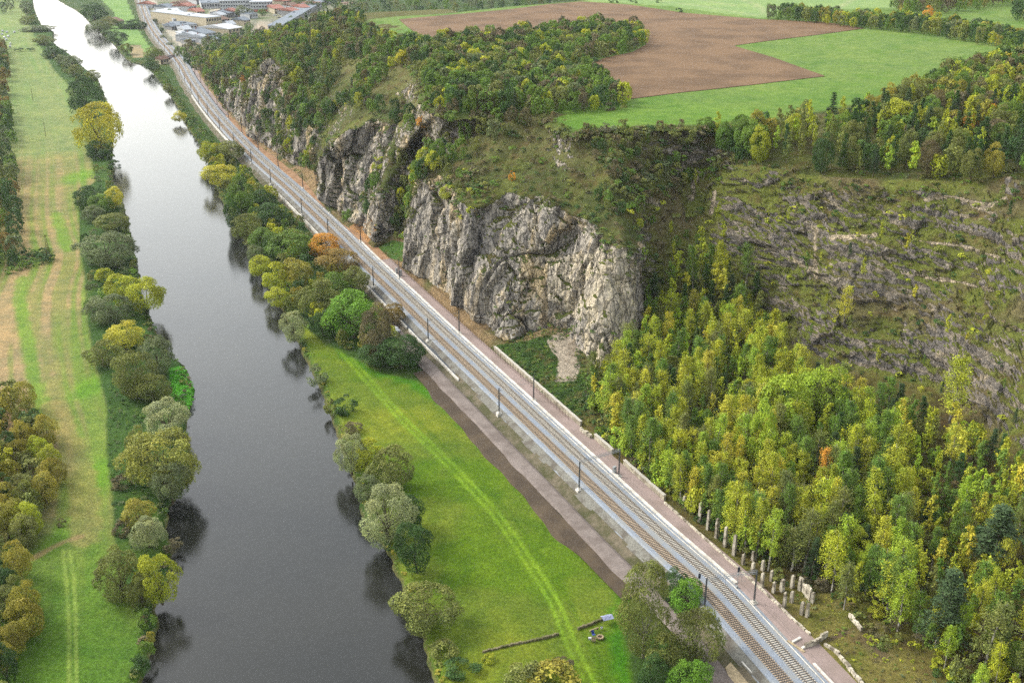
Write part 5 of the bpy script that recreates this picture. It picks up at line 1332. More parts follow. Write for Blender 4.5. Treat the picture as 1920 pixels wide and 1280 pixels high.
# right bank undergrowth, embankment scrub
qs = scatter(560, [(283, 135), (300, 128), (330, 170), (350, 205), (385, 245), (430, 290), (410, 300), (385, 290), (360, 245), (335, 200), (315, 165)], z=GZ, dmin=2.1, seed=21, src='flat')
forest(qs, [('shrub', 1)], {'shrub': ['green', 'dark green', 'green', 'olive']}, {'shrub': (.9, 2.2)}, [(300, 150, 'on the bank below the distant bend'), (350, 230, 'on the bank between the river and the railway')], 'bushes on the river bank')
bank = [(385, 300), (420, 285), (500, 360), (600, 470), (690, 560), (730, 620), (770, 690), (740, 700), (660, 660), (570, 610), (540, 600), (515, 560), (480, 490), (430, 400), (400, 335)]
qs = scatter(170, bank, z=GZ, dmin=3.6, seed=22, src='flat')
forest(qs, [('shrub', 1)], {'shrub': ['dark green', 'olive', 'green']}, {'shrub': (1.5, 3.6)}, [(460, 380, 'in the upper river-side grove'), (600, 540, 'in the lower river-side grove')], 'undergrowth of the river-side grove')
rl = list(zip(resample(shoreR, 2.2), ))
for i, (c,) in enumerate(rl):
    if 100 < c[1] < 900 and rnd.random() < .6:
        k = RGT[int(np.hypot(TRACK[:, 0] - c[0], TRACK[:, 1] - c[1]).argmin())]
        plant('shrub', c[0] + k[0] * rnd.uniform(.6, 2.2), c[1] + k[1] * rnd.uniform(.6, 2.2), 1.1, rnd.uniform(.5, 1.3), rnd.uniform(1.2, 2.6), TONE[rnd.choice(['green', 'olive', 'golden', 'dark green'])], 'low growth along the right waterline', 'waterline growth')
for c in resample(shoreL, 2.0):
    if 100 < c[1] < 900 and rnd.random() < .75:
        d = rnd.uniform(.6, 3.5); plant('shrub', c[0] - d, c[1], 1.3, rnd.uniform(.6, 1.7), rnd.uniform(1.4, 3), TONE[rnd.choice(['green', 'dark green', 'green', 'olive', 'brown'])], 'low growth along the left waterline', 'waterline growth')
wl = scatter(420, [(205, 700), (300, 700), (345, 760), (330, 860), (310, 1000), (290, 1040), (240, 1030), (214, 960), (204, 860)], z=GZ, dmin=1.9, seed=23, src='flat')
forest(wl, [('shrub', 1)], {'shrub': ['green', 'dark green', 'grey-green', 'green']}, {'shrub': (.4, 1.1)}, [(250, 800, 'among the weeds of the left bank')], 'weeds on the left bank')
wl = scatter(150, [(322, 692), (342, 686), (362, 728), (358, 764), (338, 766), (324, 740)], z=GZ - .2, dmin=1.1, seed=24, src='flat')
for c in wl: plant('shrub', c[0], c[1], 1.2, rnd.uniform(.5, 1.0), rnd.uniform(1.3, 2.2), G(84, 160, 36), 'bright green reeds and weeds on the small spit', 'weeds on the spit')
# fill between the big trees of both banks
qs = scatter(170, [(60, 20), (78, 60), (104, 100), (140, 120), (165, 150), (190, 200), (206, 260), (206, 330), (232, 400), (250, 470), (262, 560), (290, 630), (318, 690), (200, 700), (176, 640), (166, 560), (158, 480), (152, 400), (168, 345), (176, 300), (160, 220), (142, 165), (110, 128), (70, 70), (46, 30)], z=GZ, dmin=3.2, seed=51, src='flat')
forest(qs, [('shrub', 4), ('broadleaf', 2)], {'shrub': ['dark green', 'olive', 'green', 'grey-green'], 'broadleaf': ['dark green', 'olive', 'grey-green']}, {'shrub': (2, 4), 'broadleaf': (4, 6.5)}, [(60, 40, 'filling the far end of the left bank row'), (150, 150, 'filling the left bank above the yellow poplar'), (200, 420, 'filling the middle cluster of the left bank'), (230, 600, 'filling the lower cluster of the left bank')], 'low growth of the left bank')
qs = scatter(90, bank, z=GZ, dmin=4.6, seed=52, src='flat')
forest(qs, [('broadleaf', 1)], {'broadleaf': ['green', 'dark green', 'olive', 'yellow-green', 'golden']}, {'broadleaf': (5, 8)}, [(450, 380, 'between the trees of the upper river-side grove'), (600, 540, 'between the trees of the lower river-side grove')], 'smaller trees of the river-side grove')
# far hedges and woods
AF = [(1500, 35, 'in the left half of the hedge across the fields'), (1600, 45, 'in the middle of the hedge across the fields'), (1780, 70, 'in the hedge along the right field'), (1880, 90, 'at the right end of the hedge')]
qs = scatter(150, [(1432, 36), (1500, 42), (1600, 54), (1650, 58), (1720, 64), (1820, 82), (1900, 96), (1925, 84), (1850, 66), (1740, 48), (1660, 44), (1600, 42), (1500, 30)], z=ZP + .2, dmin=5.5, seed=25, src='flat')
forest(qs, [('broadleaf', 1)], {'broadleaf': ['dark green', 'olive', 'green', 'dark green', 'green', 'golden', 'grey-green', 'dark green', 'yellow-green']}, {'broadleaf': (6, 10)}, AF, 'trees of the field hedge')
qs = scatter(150, [(1675, 22), (1690, -6), (2000, -8), (1900, 8), (1780, 26), (1700, 34)], z=ZP + .2, dmin=9, seed=26, src='flat')
forest(qs, [('broadleaf', 1)], {'broadleaf': ['olive', 'green', 'golden', 'brown']}, {'broadleaf': (9, 13)}, [(1800, 10, 'in the far wood at the top right')], 'trees of the far wood')
qs = scatter(14, [(1900, 28), (1960, 20), (1960, 50), (1905, 44)], z=ZP + .2, dmin=8, seed=27, src='flat')
forest(qs, [('broadleaf', 1)], {'broadleaf': ['dark green', 'olive']}, {'broadleaf': (9, 13)}, [(1900, 30, 'in the clump at the upper right edge')], 'trees of the far wood')
for x, y in ((1235, 6), (1182, 5), (1190, 7), (1148, 6), (1160, 6), (1272, 24)): forest([P(x, y, ZP)], [('shrub', 1)], {'shrub': ['dark green']}, {'shrub': (2.5, 4)}, [(0, 0, 'standing alone in the far pale field')], 'lone bushes in the far field')
AV = [(300, 40, 'along the railway in the village'), (400, 80, 'at the village edge under the hill'), (450, 70, 'among the village yards'), (600, 15, 'behind the village under the ridge'), (850, 10, 'behind the ploughed field'), (540, 30, 'beside the long grey hall')]
qs = scatter(300, [(600, 34), (640, 20), (680, 34), (750, 34), (840, 30), (1000, 18), (1110, 0), (1110, -30), (520, -30), (530, -4), (600, 6)], z=GZ, dmin=12, seed=28, src='flat')
forest(qs, [('broadleaf', 1)], {'broadleaf': ['dark green', 'green', 'olive', 'grey-green']}, {'broadleaf': (9, 16)}, AV, 'trees around the village')
qs = scatter(150, [(330, 110), (345, 92), (420, 78), (470, 66), (600, 58), (560, 86), (480, 110), (400, 130), (372, 140)], z=GZ, dmin=6, seed=29, src='flat')
forest(qs, [('broadleaf', 1)], {'broadleaf': ['dark green', 'green', 'olive', 'grey-green', 'brown']}, {'broadleaf': (6, 12)}, AV, 'trees around the village')
for x, y, w in ((318, 32, 18), (312, 44, 12), (427, 18, 20), (407, 32, 12), (426, 28, 12), (500, 22, 20), (492, 30, 16), (455, 36, 30), (470, 34, 20), (410, 76, 18), (422, 84, 20), (442, 78, 20), (336, 100, 16), (350, 98, 14), (368, 118, 14), (350, 122, 12), (468, 58, 18), (447, 58, 12), (330, 2, 40), (355, 0, 40), (292, 44, 10), (304, 60, 10), (306, 76, 12), (318, 90, 12), (545, 42, 14), (560, 14, 26), (585, 20, 26), (400, 4, 16), (385, 0, 20)):
    tree('broadleaf', x, y - w * .9, y + 3, w, rnd.choice(['dark green', 'green', 'grey-green', 'olive']), f"{rnd.choice(['rounded', 'small', 'dense'])} tree {nearest(P(x, y, GZ), AV)}", 'trees around the village', GZ)
PLANTS[-1]['force'] = True
build_plants()


# ------------------------------------------------------------------ railway furniture
def ang(a, b): return math.atan2(b[1] - a[1], b[0] - a[0])
MG = "overhead line masts beside the railway"
def mast(s, off, label, h=8.0, zb=4.2, arm=None, found=True, group=MG):
    p = tpos(s, off, zb); tg = TAN[int(s)]; rz = math.atan2(tg[1], tg[0]) - math.pi / 2
    r = empty("overhead_line_mast", p, rz); tag(r, label, "mast", group)
    m = MB()
    for sx, sy in ((-1, -1), (1, -1), (1, 1), (-1, 1)): m.bar((sx * .17, sy * .13, 0.5), (sx * .10, sy * .10, h), .035, .03, 4)
    for i in range(12):
        z0 = .6 + i * (h - .7) / 12; z1 = z0 + (h - .7) / 12; k = 1 if i % 2 else -1
        m.bar((-.16 * k, -.12, z0), (.16 * k, -.12, z1), .018, .018, 3); m.bar((-.16 * k, .12, z0), (.16 * k, .12, z1), .018, .018, 3)
    m.frustum((0, 0, .5), .2, .2, h - .5, 0, (.8, .8)); m.build("pole", M['mast'], r)
    if found:
        f = MB(); f.frustum((0, 0, -2.2), 1.5, 1.5, 2.4, 0, (.9, .9)); f.frustum((0, 0, .2), .8, .8, .35, 0, (.9, .9)); f.build("foundation", M['concrete'], r)
    if arm:
        d = -1 if off > 0 else 1; L = abs(off) - 2.1
        a = MB(); a.bar((0, 0, h - .9), (d * L, 0, h - .7), .035, .03); a.bar((0, 0, h - 2.6), (d * L, 0, h - .75), .035, .03)
        a.bar((0, 0, h - 2.5), (d * (L + .6), 0, h - 2.3), .03, .025); a.bar((d * L, 0, h - .7), (d * (L + .2), 0, h - 2.3), .02, .02)
        a.build("cantilever", M['galv'], r)
        n = MB(); n.bar((d * .35, 0, h - .88), (d * .75, 0, h - .85), .09, .09, 8); n.bar((d * .35, 0, h - 2.48), (d * .75, 0, h - 2.44), .09, .09, 8); n.build("insulator", M['ruststeel'], r)
    return r, p
def pair(px, py, z=4.3):
    s, o = tsta(px, py, z); return s, o
LM = [(1322, 1142, 'left mast of the lattice gantry nearest the camera, by the bright green tree'), (1085, 915, 'left mast of the second gantry, on a pale concrete block'), (935, 772, 'river-side mast beside the service gravel road, third from the bottom'),
      (803, 637, 'river-side mast on a white block at the end of the retaining wall'), (700, 536, 'river-side mast between rust tree and retaining wall'), (617, 443, 'river-side mast level with the orange tree'), (557, 402, 'river-side mast above the golden grove'), (503, 345, 'river-side mast by the pale earth path')]
RM = [(1408, 1128, 'right mast of the lattice gantry nearest the camera, on the pink path kerb'), (1160, 893, 'right mast of the second gantry, with transformer, by the stone wall'), (1001, 750, 'cliff-side mast in front of the long stone wall'),
      (861, 624, 'cliff-side mast under the middle of the main cliff'), (749, 522, 'cliff-side mast beside the grey cabinets'), (666, 455, 'cliff-side mast at the orange soil under the pinnacle')]
pos_l, pos_r = [], []
for i, (x, y, lb) in enumerate(LM):
    s, o = pair(x, y); o = float(np.clip(o, -6.6, -4.9)); _, p = mast(s, o, lb, 8.0 if i else 7.6, 4.0 if o < -5.2 else 4.3, arm=i > 1); pos_l.append((s, o))
for i, (x, y, lb) in enumerate(RM):
    s, o = pair(x, y, 4.5); o = float(np.clip(o, 5.6, 7.2)); _, p = mast(s, o, lb, 8.0, 4.5, arm=i > 1); pos_r.append((s, o))
s = pos_l[-1][0] + 50; k = 0
names = ['first', 'second', 'third', 'fourth', 'fifth', 'sixth', 'seventh', 'eighth', 'ninth', 'tenth', 'eleventh', 'twelfth', 'thirteenth', 'fourteenth', 'fifteenth', 'sixteenth', 'seventeenth', 'eighteenth', 'nineteenth', 'twentieth', 'last', 'last', 'last', 'last']
while s < NT - 20 and k < 18:
    mast(s, -5.2, f"{names[k]} river-side mast beyond the pale earth path, towards the village", 8, 4.2, True); pos_l.append((s, -5.2)); s += 50; k += 1
s = pos_r[-1][0] + 50; k = 0
while s < NT - 20 and k < 20:
    mast(s, 5.6, f"{names[k]} hill-side mast beyond the orange soil, towards the village", 8, 4.4, True); pos_r.append((s, 5.6)); s += 50; k += 1
for i, lb in ((0, 'white lattice beam of the gantry nearest the camera, over both tracks'), (1, 'lattice beam of the second gantry, over both tracks to the stone wall')):
    a = tpos(pos_l[i][0], pos_l[i][1], 11.3 if i == 0 else 11.6); b = tpos(pos_r[i][0], pos_r[i][1], 11.9); a, b = Vector(a), Vector(b)
    g = empty("gantry_beam", a); tag(g, lb, "gantry"); d = b - a; n = 16; wv_ = Vector((-d.y, d.x, 0)).normalized() * .3
    m = MB(); e = MB()
    for sg in (-1, 1):
        for z in (0, .55): m.bar(wv_ * sg + Vector((0, 0, z)), d + wv_ * sg + Vector((0, 0, z)), .04, .04, 4)
        for j in range(n):
            p0 = d * (j / n); p1 = d * ((j + 1) / n)
            e.bar(p0 + wv_ * sg, p1 + wv_ * sg + Vector((0, 0, .55)), .028, .028, 3); e.bar(p0 + wv_ * sg * (1 if j % 2 else -1), p1 - wv_ * sg * (1 if j % 2 else -1), .022, .022, 3)
    m.build("chord", M['galv'], g); e.build("lacing", M['galv'], g)
    h = MB()
    for f in (.38, .70):
        c = d * f; h.bar(c, c + Vector((0, 0, -1.6)), .03, .03); h.bar(c + Vector((0, 0, -1.5)), c + Vector((1.0, .4, -1.7)), .025, .025)
    h.build("dropper", M['galv'], g)
for off, lb in ((-2.05, 'overhead contact wire above the track nearer the river'), (2.05, 'overhead contact wire above the track nearer the cliffs')):
    m = MB(); ps = [q for q, _ in pos_l]
    ps = [0] + ps
    for a, b in zip(ps[:-1], ps[1:]):
        prev = None
        for j in range(9):
            t = j / 8; q = tpos(a + (b - a) * t, off, 10.3); q2 = tpos(a + (b - a) * t, off, 11.7 - 1.0 * 4 * t * (1 - t))
            if prev is not None: m.bar(prev[0], q, .018, .018, 3); m.bar(prev[1], q2, .016, .016, 3)
            if 0 < j < 8: m.bar(q, q2, .008, .008, 3)
            prev = (q, q2)
    tag(m.build("overhead_wire", M['wire'], None), lb, "overhead wire", "overhead wires")
# walls, fence, kerbs
def stone_wall(px0, px1, label, h=1.75):
    s0, o0 = tsta(*px0, 4.6); s1, o1 = tsta(*px1, 4.6); s0, s1 = sorted((s0, s1))
    r = empty("stone_wall", tpos(s0, 10.9, 4.4)); tag(r, label, "stone wall", "stone walls along the pink path")
    base = np.array(r.location)
    for nm, w, z0, hh, mt_, off in (("masonry", .55, 4.2, h, M['wallstone'], 10.9), ("coping", .75, 4.2 + h, .18, M['wallcap'], 10.9)):
        o = ribbon_box(nm, off, w, z0, hh, s0, s1, mt_, None, None, None, 1, lambda s: .05 * math.sin(s * 1.3), r)
        o.location = -Vector(base)
stone_wall((922, 657), (1083, 801), 'long pale stone wall with coping under the main cliff')
stone_wall((1112, 823), (1146, 853), 'short pale stone wall between two gaps beside the path')
stone_wall((1168, 872), (1242, 938), 'stone wall in front of the birches, nearest the pillars', 1.6)
def rough_wall(pts, h, w, name, label, cat, m, z=None, seed=1, group=None, blk=.8):
    rg = random.Random(seed); mb = MB(); q = resample(np.array([P(x, y, zz) for x, y, zz in pts]), blk)
    for a, b in zip(q[:-1], q[1:]):
        mb.frustum(((a[0] + b[0]) / 2 + rg.uniform(-.06, .06), (a[1] + b[1]) / 2 + rg.uniform(-.06, .06), a[2] - .4), blk * rg.uniform(.9, 1.04), w * rg.uniform(.75, 1.15), .4 + h * rg.uniform(.65, 1.15), ang(a, b) + rg.uniform(-.06, .06), (rg.uniform(.85, .98), rg.uniform(.75, .95)))
    o = mb.build(name, m); tag(o, label, cat, group); return o
rough_wall([(1088, 806, 4.6), (1110, 822, 4.6)], .9, .8, "broken_wall", "dark collapsed wall section in the first gap", "broken wall", M['pillar'], seed=2, blk=.6)
rough_wall([(1246, 942, 4.6), (1300, 990, 4.6), (1380, 1062, 4.6), (1440, 1116, 4.6), (1484, 1158, 4.6), (1522, 1192, 4.6)], .35, .5, "old_kerb", "mossy old stone kerb between the path and the pillars", "kerb", M['pillar'], seed=3)
rough_wall([(1546, 1208, 4.6), (1566, 1222, 4.6), (1582, 1240, 4.6), (1604, 1268, 4.6), (1640, 1310, 4.6)], .8, .6, "old_wall", "old stone wall along the path below the stone channel", "old wall", M['pillar'], seed=4)
rough_wall([(1508, 1214, 4.4), (1530, 1204, 4.8), (1556, 1184, 5.6)], 1.0, .6, "channel_wall", "dark stone side wall of the channel crossing the path", "channel wall", M['pillar'], seed=5, blk=.7)
rough_wall([(1592, 1152, 6.2), (1616, 1180, 6.2)], .7, .5, "ruined_wall", "short ruined wall in the grassy clearing", "ruined wall", M['pillar'], seed=6, blk=.7)
rough_wall([(1498, 1096, 5.4), (1520, 1124, 5.4)], 2.6, .4, "fallen_beam_wall", "broken dark concrete wall stub between the pillars", "wall stub", M['pillar'], seed=16, blk=.9)
for pts, lb in (([(905, 1222, 1.9), (960, 1208, 1.9), (1000, 1200, 1.9), (1048, 1188, 1.9)], 'low dry stone wall across the meadow, left of the tyre tracks'), ([(1083, 1178, 1.9), (1110, 1168, 1.9), (1134, 1158, 1.9)], 'short low dry stone wall right of the tyre tracks, at the camp')):
    rough_wall(pts, .35, .5, "dry_stone_wall", lb, "dry stone wall", M['drywall'], seed=7, blk=.55, group="low walls across the meadow")
fs0, fs1 = S(1062, 785), S(728, 472)
fr = empty("mesh_fence", tpos(fs0, 9.6, 4.5)); tag(fr, "dark post and wire fence on the path under the main cliff", "fence"); fb = Vector(fr.location)
pm = MB().bar((0, 0, 0), (0, 0, 1.9), .045, .045, 5); pme = bpy.data.meshes.new("post"); pme.from_pydata(pm.v, [], pm.f); pme.materials.append(M['ruststeel'])
fence_s = np.linspace(fs0, fs1, 90)
for s in fence_s:
    o = link("post", pme, fr); o.location = Vector(tpos(s, 9.6, 4.5)) - fb
m = MB()
for a, b in zip(fence_s[:-1], fence_s[1:]):
    for z in (4.7, 5.1, 5.5, 5.9, 6.3): m.bar(Vector(tpos(a, 9.6, z)) - fb, Vector(tpos(b, 9.6, z)) - fb, .014, .014, 3)
m.build("fence_wire", M['ruststeel'], fr)
# concrete pillars of the old loading works
PL = [(1283, 928, 945), (1297, 927, 961), (1312, 938, 977), (1327, 952, 992), (1343, 967, 1007), (1359, 983, 1024), (1376, 998, 1040), (1393, 1036, 1057), (1396, 1014, 1032), (1411, 1052, 1073), (1412, 1030, 1050), (1428, 1070, 1100), (1430, 1048, 1068), (1446, 1067, 1088),
      (1450, 1088, 1110), (1466, 1083, 1107), (1485, 1075, 1101), (1499, 1083, 1105), (1470, 1106, 1137), (1484, 1106, 1128), (1503, 1125, 1150), (1513, 1127, 1155), (1514, 1098, 1118), (1523, 1108, 1128), (1550, 1045, 1065), (1565, 1055, 1078)]
on = ['first', 'second', 'third', 'fourth', 'fifth', 'sixth', 'seventh', 'eighth', 'ninth', 'tenth', 'eleventh', 'twelfth', 'thirteenth', 'fourteenth', 'fifteenth', 'sixteenth', 'seventeenth', 'eighteenth', 'nineteenth', 'twentieth', 'twenty-first', 'twenty-second', 'twenty-third', 'twenty-fourth', 'twenty-fifth', 'twenty-sixth']
order = sorted(range(len(PL)), key=lambda i: PL[i][0])
for n_, i in enumerate(order):
    x, yt, yb = PL[i]; q = hit(x, yb); dep = q[1] * CT + (CAMZ - q[2]) * ST; hh = (yb - yt) * dep / FPX / .98
    rg = random.Random(i); m = MB(); w = rg.uniform(.75, 1.0); rz = .75 + rg.uniform(-.15, .15)
    z = -.5
    for j in range(5):
        dz = (hh + .5) / 5; m.frustum((rg.uniform(-.02, .02), rg.uniform(-.02, .02), z), w * (1 - .05 * j), w * .8 * (1 - .05 * j), dz * 1.004, rz, (rg.uniform(.93, 1.0), rg.uniform(.93, 1.0))); z += dz
    m.frustum((.08, 0, z - .02), w * .5, w * .4, .22, rz, (.5, .5))
    o = m.build("concrete_pillar", M['pillar']); o.location = tuple(q)
    tag(o, f"{'squat' if hh < 2.7 else 'tall'} weathered concrete pillar, {on[n_]} along the birch edge from the stone wall", "pillar", "old concrete pillars under the birches")
# signals and cabinets
def signal(px, py, z, label, h=4.2):
    q = P(px, py, z); r = empty("railway_signal", q); tag(r, label, "signal", "railway signals")
    MB().bar((0, 0, 0), (0, 0, h), .07, .06, 8).frustum((0, 0, 0), .5, .5, .3, 0, (.8, .8)).build("post", M['galv'], r)
    MB().frustum((0, -.12, h - .3), .5, .18, 1.2, 0, (1, 1)).build("signal_head", M['cardark'], r)
    MB().frustum((0, .1, h - 1.2), .5, .1, .35).build("plate", M['white'], r)
signal(1382, 1100, 4.6, "slim signal with dark head on the pink path by the nearest gantry"); signal(1309, 1112, 4.6, "signal between the ballast edge and the bright green tree")
for x, y, w_, h_, lb in ((744, 512, .9, 1.8, 'pale grey cabinet beside the cliff-side mast'), (751, 517, 1.1, 2.0, 'larger grey cabinet beside the cliff-side mast'), (1152, 886, .9, 1.6, 'grey cabinet at the foot of the second gantry')):
    q = P(x, y, 4.55); r = empty("relay_cabinet", q, .75); tag(r, lb, "cabinet", "trackside cabinets")
    MB().frustum((0, 0, .15), w_, .6, h_, 0, (1, 1)).frustum((0, 0, h_ + .15), w_ + .12, .72, .1, 0, (.9, .9)).build("housing", M['galv'], r); MB().frustum((0, 0, 0), w_ + .1, .7, .15).build("plinth", M['concrete'], r); MB().frustum((0, -.32, .3), w_ * .8, .04, h_ * .8).build("door", M['white'], r)
# stone channel mouth and culvert apron
q = P(1502, 1206, 4.5); r = empty("channel_headwall", q, -.95); tag(r, "white concrete channel mouth breaking the pink path kerb", "channel mouth")
MB().frustum((-1.2, 0, -.4), .5, 2.4, .75).build("cheek_wall", M['concrete'], r); MB().frustum((1.2, 0, -.4), .5, 2.4, .75).build("cheek_wall", M['concrete'], r); MB().frustum((0, 0, -.45), 1.9, 2.2, .3).build("channel_floor", M['darksoil'], r); MB().frustum((0, -1.5, -.4), 4.4, .5, .55).build("sill", M['stone'], r)
ap = [P(x, y, 2.75) for x, y in ((1360, 1250), (1390, 1222), (1436, 1268), (1416, 1296), (1396, 1310), (1370, 1280))]
r = empty("culvert_apron", ap[0]); tag(r, "cream stone paved apron with concrete culvert beside the ballast", "culvert apron"); o0 = ap[0]
vs = [tuple(a - o0) for a in ap] + [tuple(a - o0 - np.array([0, 0, 1.2])) for a in ap]; n = len(ap)
MB().add(vs, [tuple(range(n))[::-1]] + [(i, (i + 1) % n, (i + 1) % n + n, i + n) for i in range(n)]).build("paving", M['stone'], r)
c0 = P(1400, 1256, 2.8) - o0; a0 = ang(P(1395, 1240, 2.8), P(1420, 1266, 2.8))
MB().frustum(c0, 3.4, .35, .9, a0).frustum(c0 + np.array([.5, .9, 0]), 3.4, .35, .9, a0).build("culvert_wall", M['concrete'], r); MB().frustum(c0 + np.array([.25, .45, .75]), 2.0, .7, .12, a0).build("slab", M['galv'], r)
# camp place in the meadow
def thing(name, x, y, label, cat, z=1.95, rz=0, group=None): r = empty(name, P(x, y, z), rz); tag(r, label, cat, group); return r
r = thing("fire_ring", 1125, 1194, "round stone fire ring with ash in the camp place", "fire ring")
m = MB()
for i in range(12): a = i * math.pi / 6; m.frustum((math.cos(a) * .62, math.sin(a) * .62, 0), .34, .26, .25, a, (.8, .8))
m.build("stone_ring", M['stone'], r); MB().bar((0, 0, 0), (0, 0, .06), .5, .5, 12).build("ash", M['darkwood'], r)
r = thing("folding_chair", 1113, 1192, "blue folding chair beside the stone fire ring", "chair", rz=.4)
MB().frustum((0, 0, .42), .6, .55, .06).build("seat", M['blue'], r); MB().add([(-.3, .25, .45), (.3, .25, .45), (.3, .48, 1.15), (-.3, .48, 1.15), (-.3, .29, .43), (.3, .29, .43), (.3, .52, 1.13), (-.3, .52, 1.13)], [(0, 1, 2, 3), (7, 6, 5, 4), (0, 4, 5, 1), (1, 5, 6, 2), (2, 6, 7, 3), (3, 7, 4, 0)]).build("backrest", M['blue'], r)
for sx in (-.27, .27):
    for sy in (-.24, .24): MB().bar((sx, sy, 0), (sx, sy, .44), .02, .02, 5).build("leg", M['galv'], r)
r = thing("log_bench", 1114, 1182, "pale log bench behind the blue folding chair", "bench", rz=.5)
MB().bar((-1.1, 0, .42), (1.1, 0, .45), .16, .14, 8).build("seat", M['wood'], r); MB().bar((-.8, 0, 0), (-.8, 0, .36), .14, .14, 7).build("leg", M['darkwood'], r); MB().bar((.8, 0, 0), (.8, 0, .36), .14, .14, 7).build("leg", M['darkwood'], r)
r = thing("wooden_crate", 1113, 1200, "pale wooden crate in front of the blue chair", "crate"); m = MB()
for i in range(4): m.frustum((0, -.33, .05 + i * .15), .8, .03, .12).frustum((0, .33, .05 + i * .15), .8, .03, .12).frustum((-.4, 0, .05 + i * .15), .03, .62, .12).frustum((.4, 0, .05 + i * .15), .03, .62, .12)
m.frustum((0, 0, .02), .76, .62, .05); m.build("slats", M['wood'], r)
r = thing("cool_box", 1106, 1198, "small grey-blue cool box left of the wooden crate", "cool box"); MB().frustum((0, 0, 0), .55, .4, .38, 0, (1.06, 1.06)).build("body", M['palecloth'], r); MB().frustum((0, 0, .39), .62, .46, .08, 0, (.94, .94)).build("lid", M['white'], r)
r = thing("bucket", 1128, 1178, "white bucket between the log bench and the tarpaulin", "bucket"); MB().bar((0, 0, 0), (0, 0, .4), .2, .27, 12).build("body", M['white'], r); MB().bar((0, 0, .4), (0, 0, .405), .22, .22, 12).build("water_surface", M['glass'], r)
r = thing("tarpaulin_shelter", 1138, 1166, "pale blue tarpaulin stretched on poles beside the weeping birch", "tarpaulin", rz=.35); rg = random.Random(4)
n = 7; vs = [((i / (n - 1) - .5) * 2.4, (j / (n - 1) - .5) * 1.7, 1.25 + .35 * (1 - abs(j / (n - 1) - .5) * 2) + rg.uniform(-.06, .06)) for j in range(n) for i in range(n)]
k_ = len(vs); vs += [(a, b, c - .03) for a, b, c in vs]; fs = [(j * n + i, j * n + i + 1, (j + 1) * n + i + 1, (j + 1) * n + i) for j in range(n - 1) for i in range(n - 1)]
fs += [tuple(q_ + k_ for q_ in reversed(f_)) for f_ in fs]; MB().add(vs, fs).build("sheet", M['palecloth'], r)
for sx, sy in ((-1.15, -.8), (1.15, -.8), (1.15, .8), (-1.15, .8)): MB().bar((sx, sy, 0), (sx, sy, 1.3), .025, .025, 5).build("pole", M['wood'], r)
# pylons, poles
def pylon(px, py, h, label, m=None, z=GZ, w=1.5, arms=1, group=None):
    m = m or M['ruststeel']; r = empty("lattice_pylon", P(px, py, z), .3); tag(r, label, "pylon", group)
    b = MB(); n = 9
    hw = lambda t: w / 2 * (1 - t) + .22 * t
    cs = [(-1, -1), (1, -1), (1, 1), (-1, 1)]
    for i, (sx, sy) in enumerate(cs):
        b.bar((sx * hw(0), sy * hw(0), 0), (sx * hw(1), sy * hw(1), h), .06, .04, 4); s2 = cs[(i + 1) % 4]
        for j in range(n):
            t0, t1 = j / n, (j + 1) / n; b.bar((sx * hw(t0), sy * hw(t0), h * t0), (s2[0] * hw(t1), s2[1] * hw(t1), h * t1), .035, .035, 3)
    b.build("lattice", m, r); a = MB()
    for i in range(arms): z_ = h - .4 - i * 2.5; a.bar((-2.1, 0, z_), (2.1, 0, z_), .07, .05, 5); a.bar((-2.1, 0, z_), (0, 0, z_ + .7), .035, .035, 4); a.bar((2.1, 0, z_), (0, 0, z_ + .7), .035, .035, 4)
    a.build("crossarm", m, r)
pylon(92, 487, 10.5, "rusty lattice pylon at the end of the hedge in the stubble field", None, GZ, 1.3)
pylon(480, 70, 27, "tall pale lattice pylon in front of the long grey hall", M['galv'], GZ, 4, 3, "pylons at the village")
pylon(513, 66, 16, "shorter pale lattice pylon right of the tall one", M['galv'], GZ, 2.5, 1, "pylons at the village")
for x, y, h, lb in ((86, 257, 9, 'wooden pole in the middle of the stubble field'), (62, 190, 9, 'wooden pole in the upper stubble field'), (1052, 62, 0, '')):
    if not h: continue
    r = empty("wooden_pole", P(x, y, GZ)); tag(r, lb, "pole", "wooden poles in the left field"); MB().bar((0, 0, 0), (0, 0, h), .16, .11, 7).build("shaft", M['darkwood'], r); MB().bar((-.9, 0, h - .5), (.9, 0, h - .5), .06, .06, 5).build("crossarm", M['darkwood'], r)
# wrapped bales in the far left pasture
bm = MB().bar((-.65, 0, .65), (.65, 0, .65), .68, .68, 14); bme = bpy.data.meshes.new("hay_bale"); bme.from_pydata(bm.v, [], bm.f); bme.materials.append(M['bale'])
for i, (x, y) in enumerate([(5, 60), (13, 62), (9, 72), (12, 76), (20, 84), (19, 89), (4, 66), (16, 70), (27, 62)]):
    o = link("hay_bale", bme); o.location = tuple(P(x, y, GZ)); o.rotation_euler = (0, 0, i * 1.3); o.scale = (1.5, 1.5, 1.5); tag(o, "white wrapped bale lying in the far left pasture", "hay bale", "wrapped bales in the far pasture")
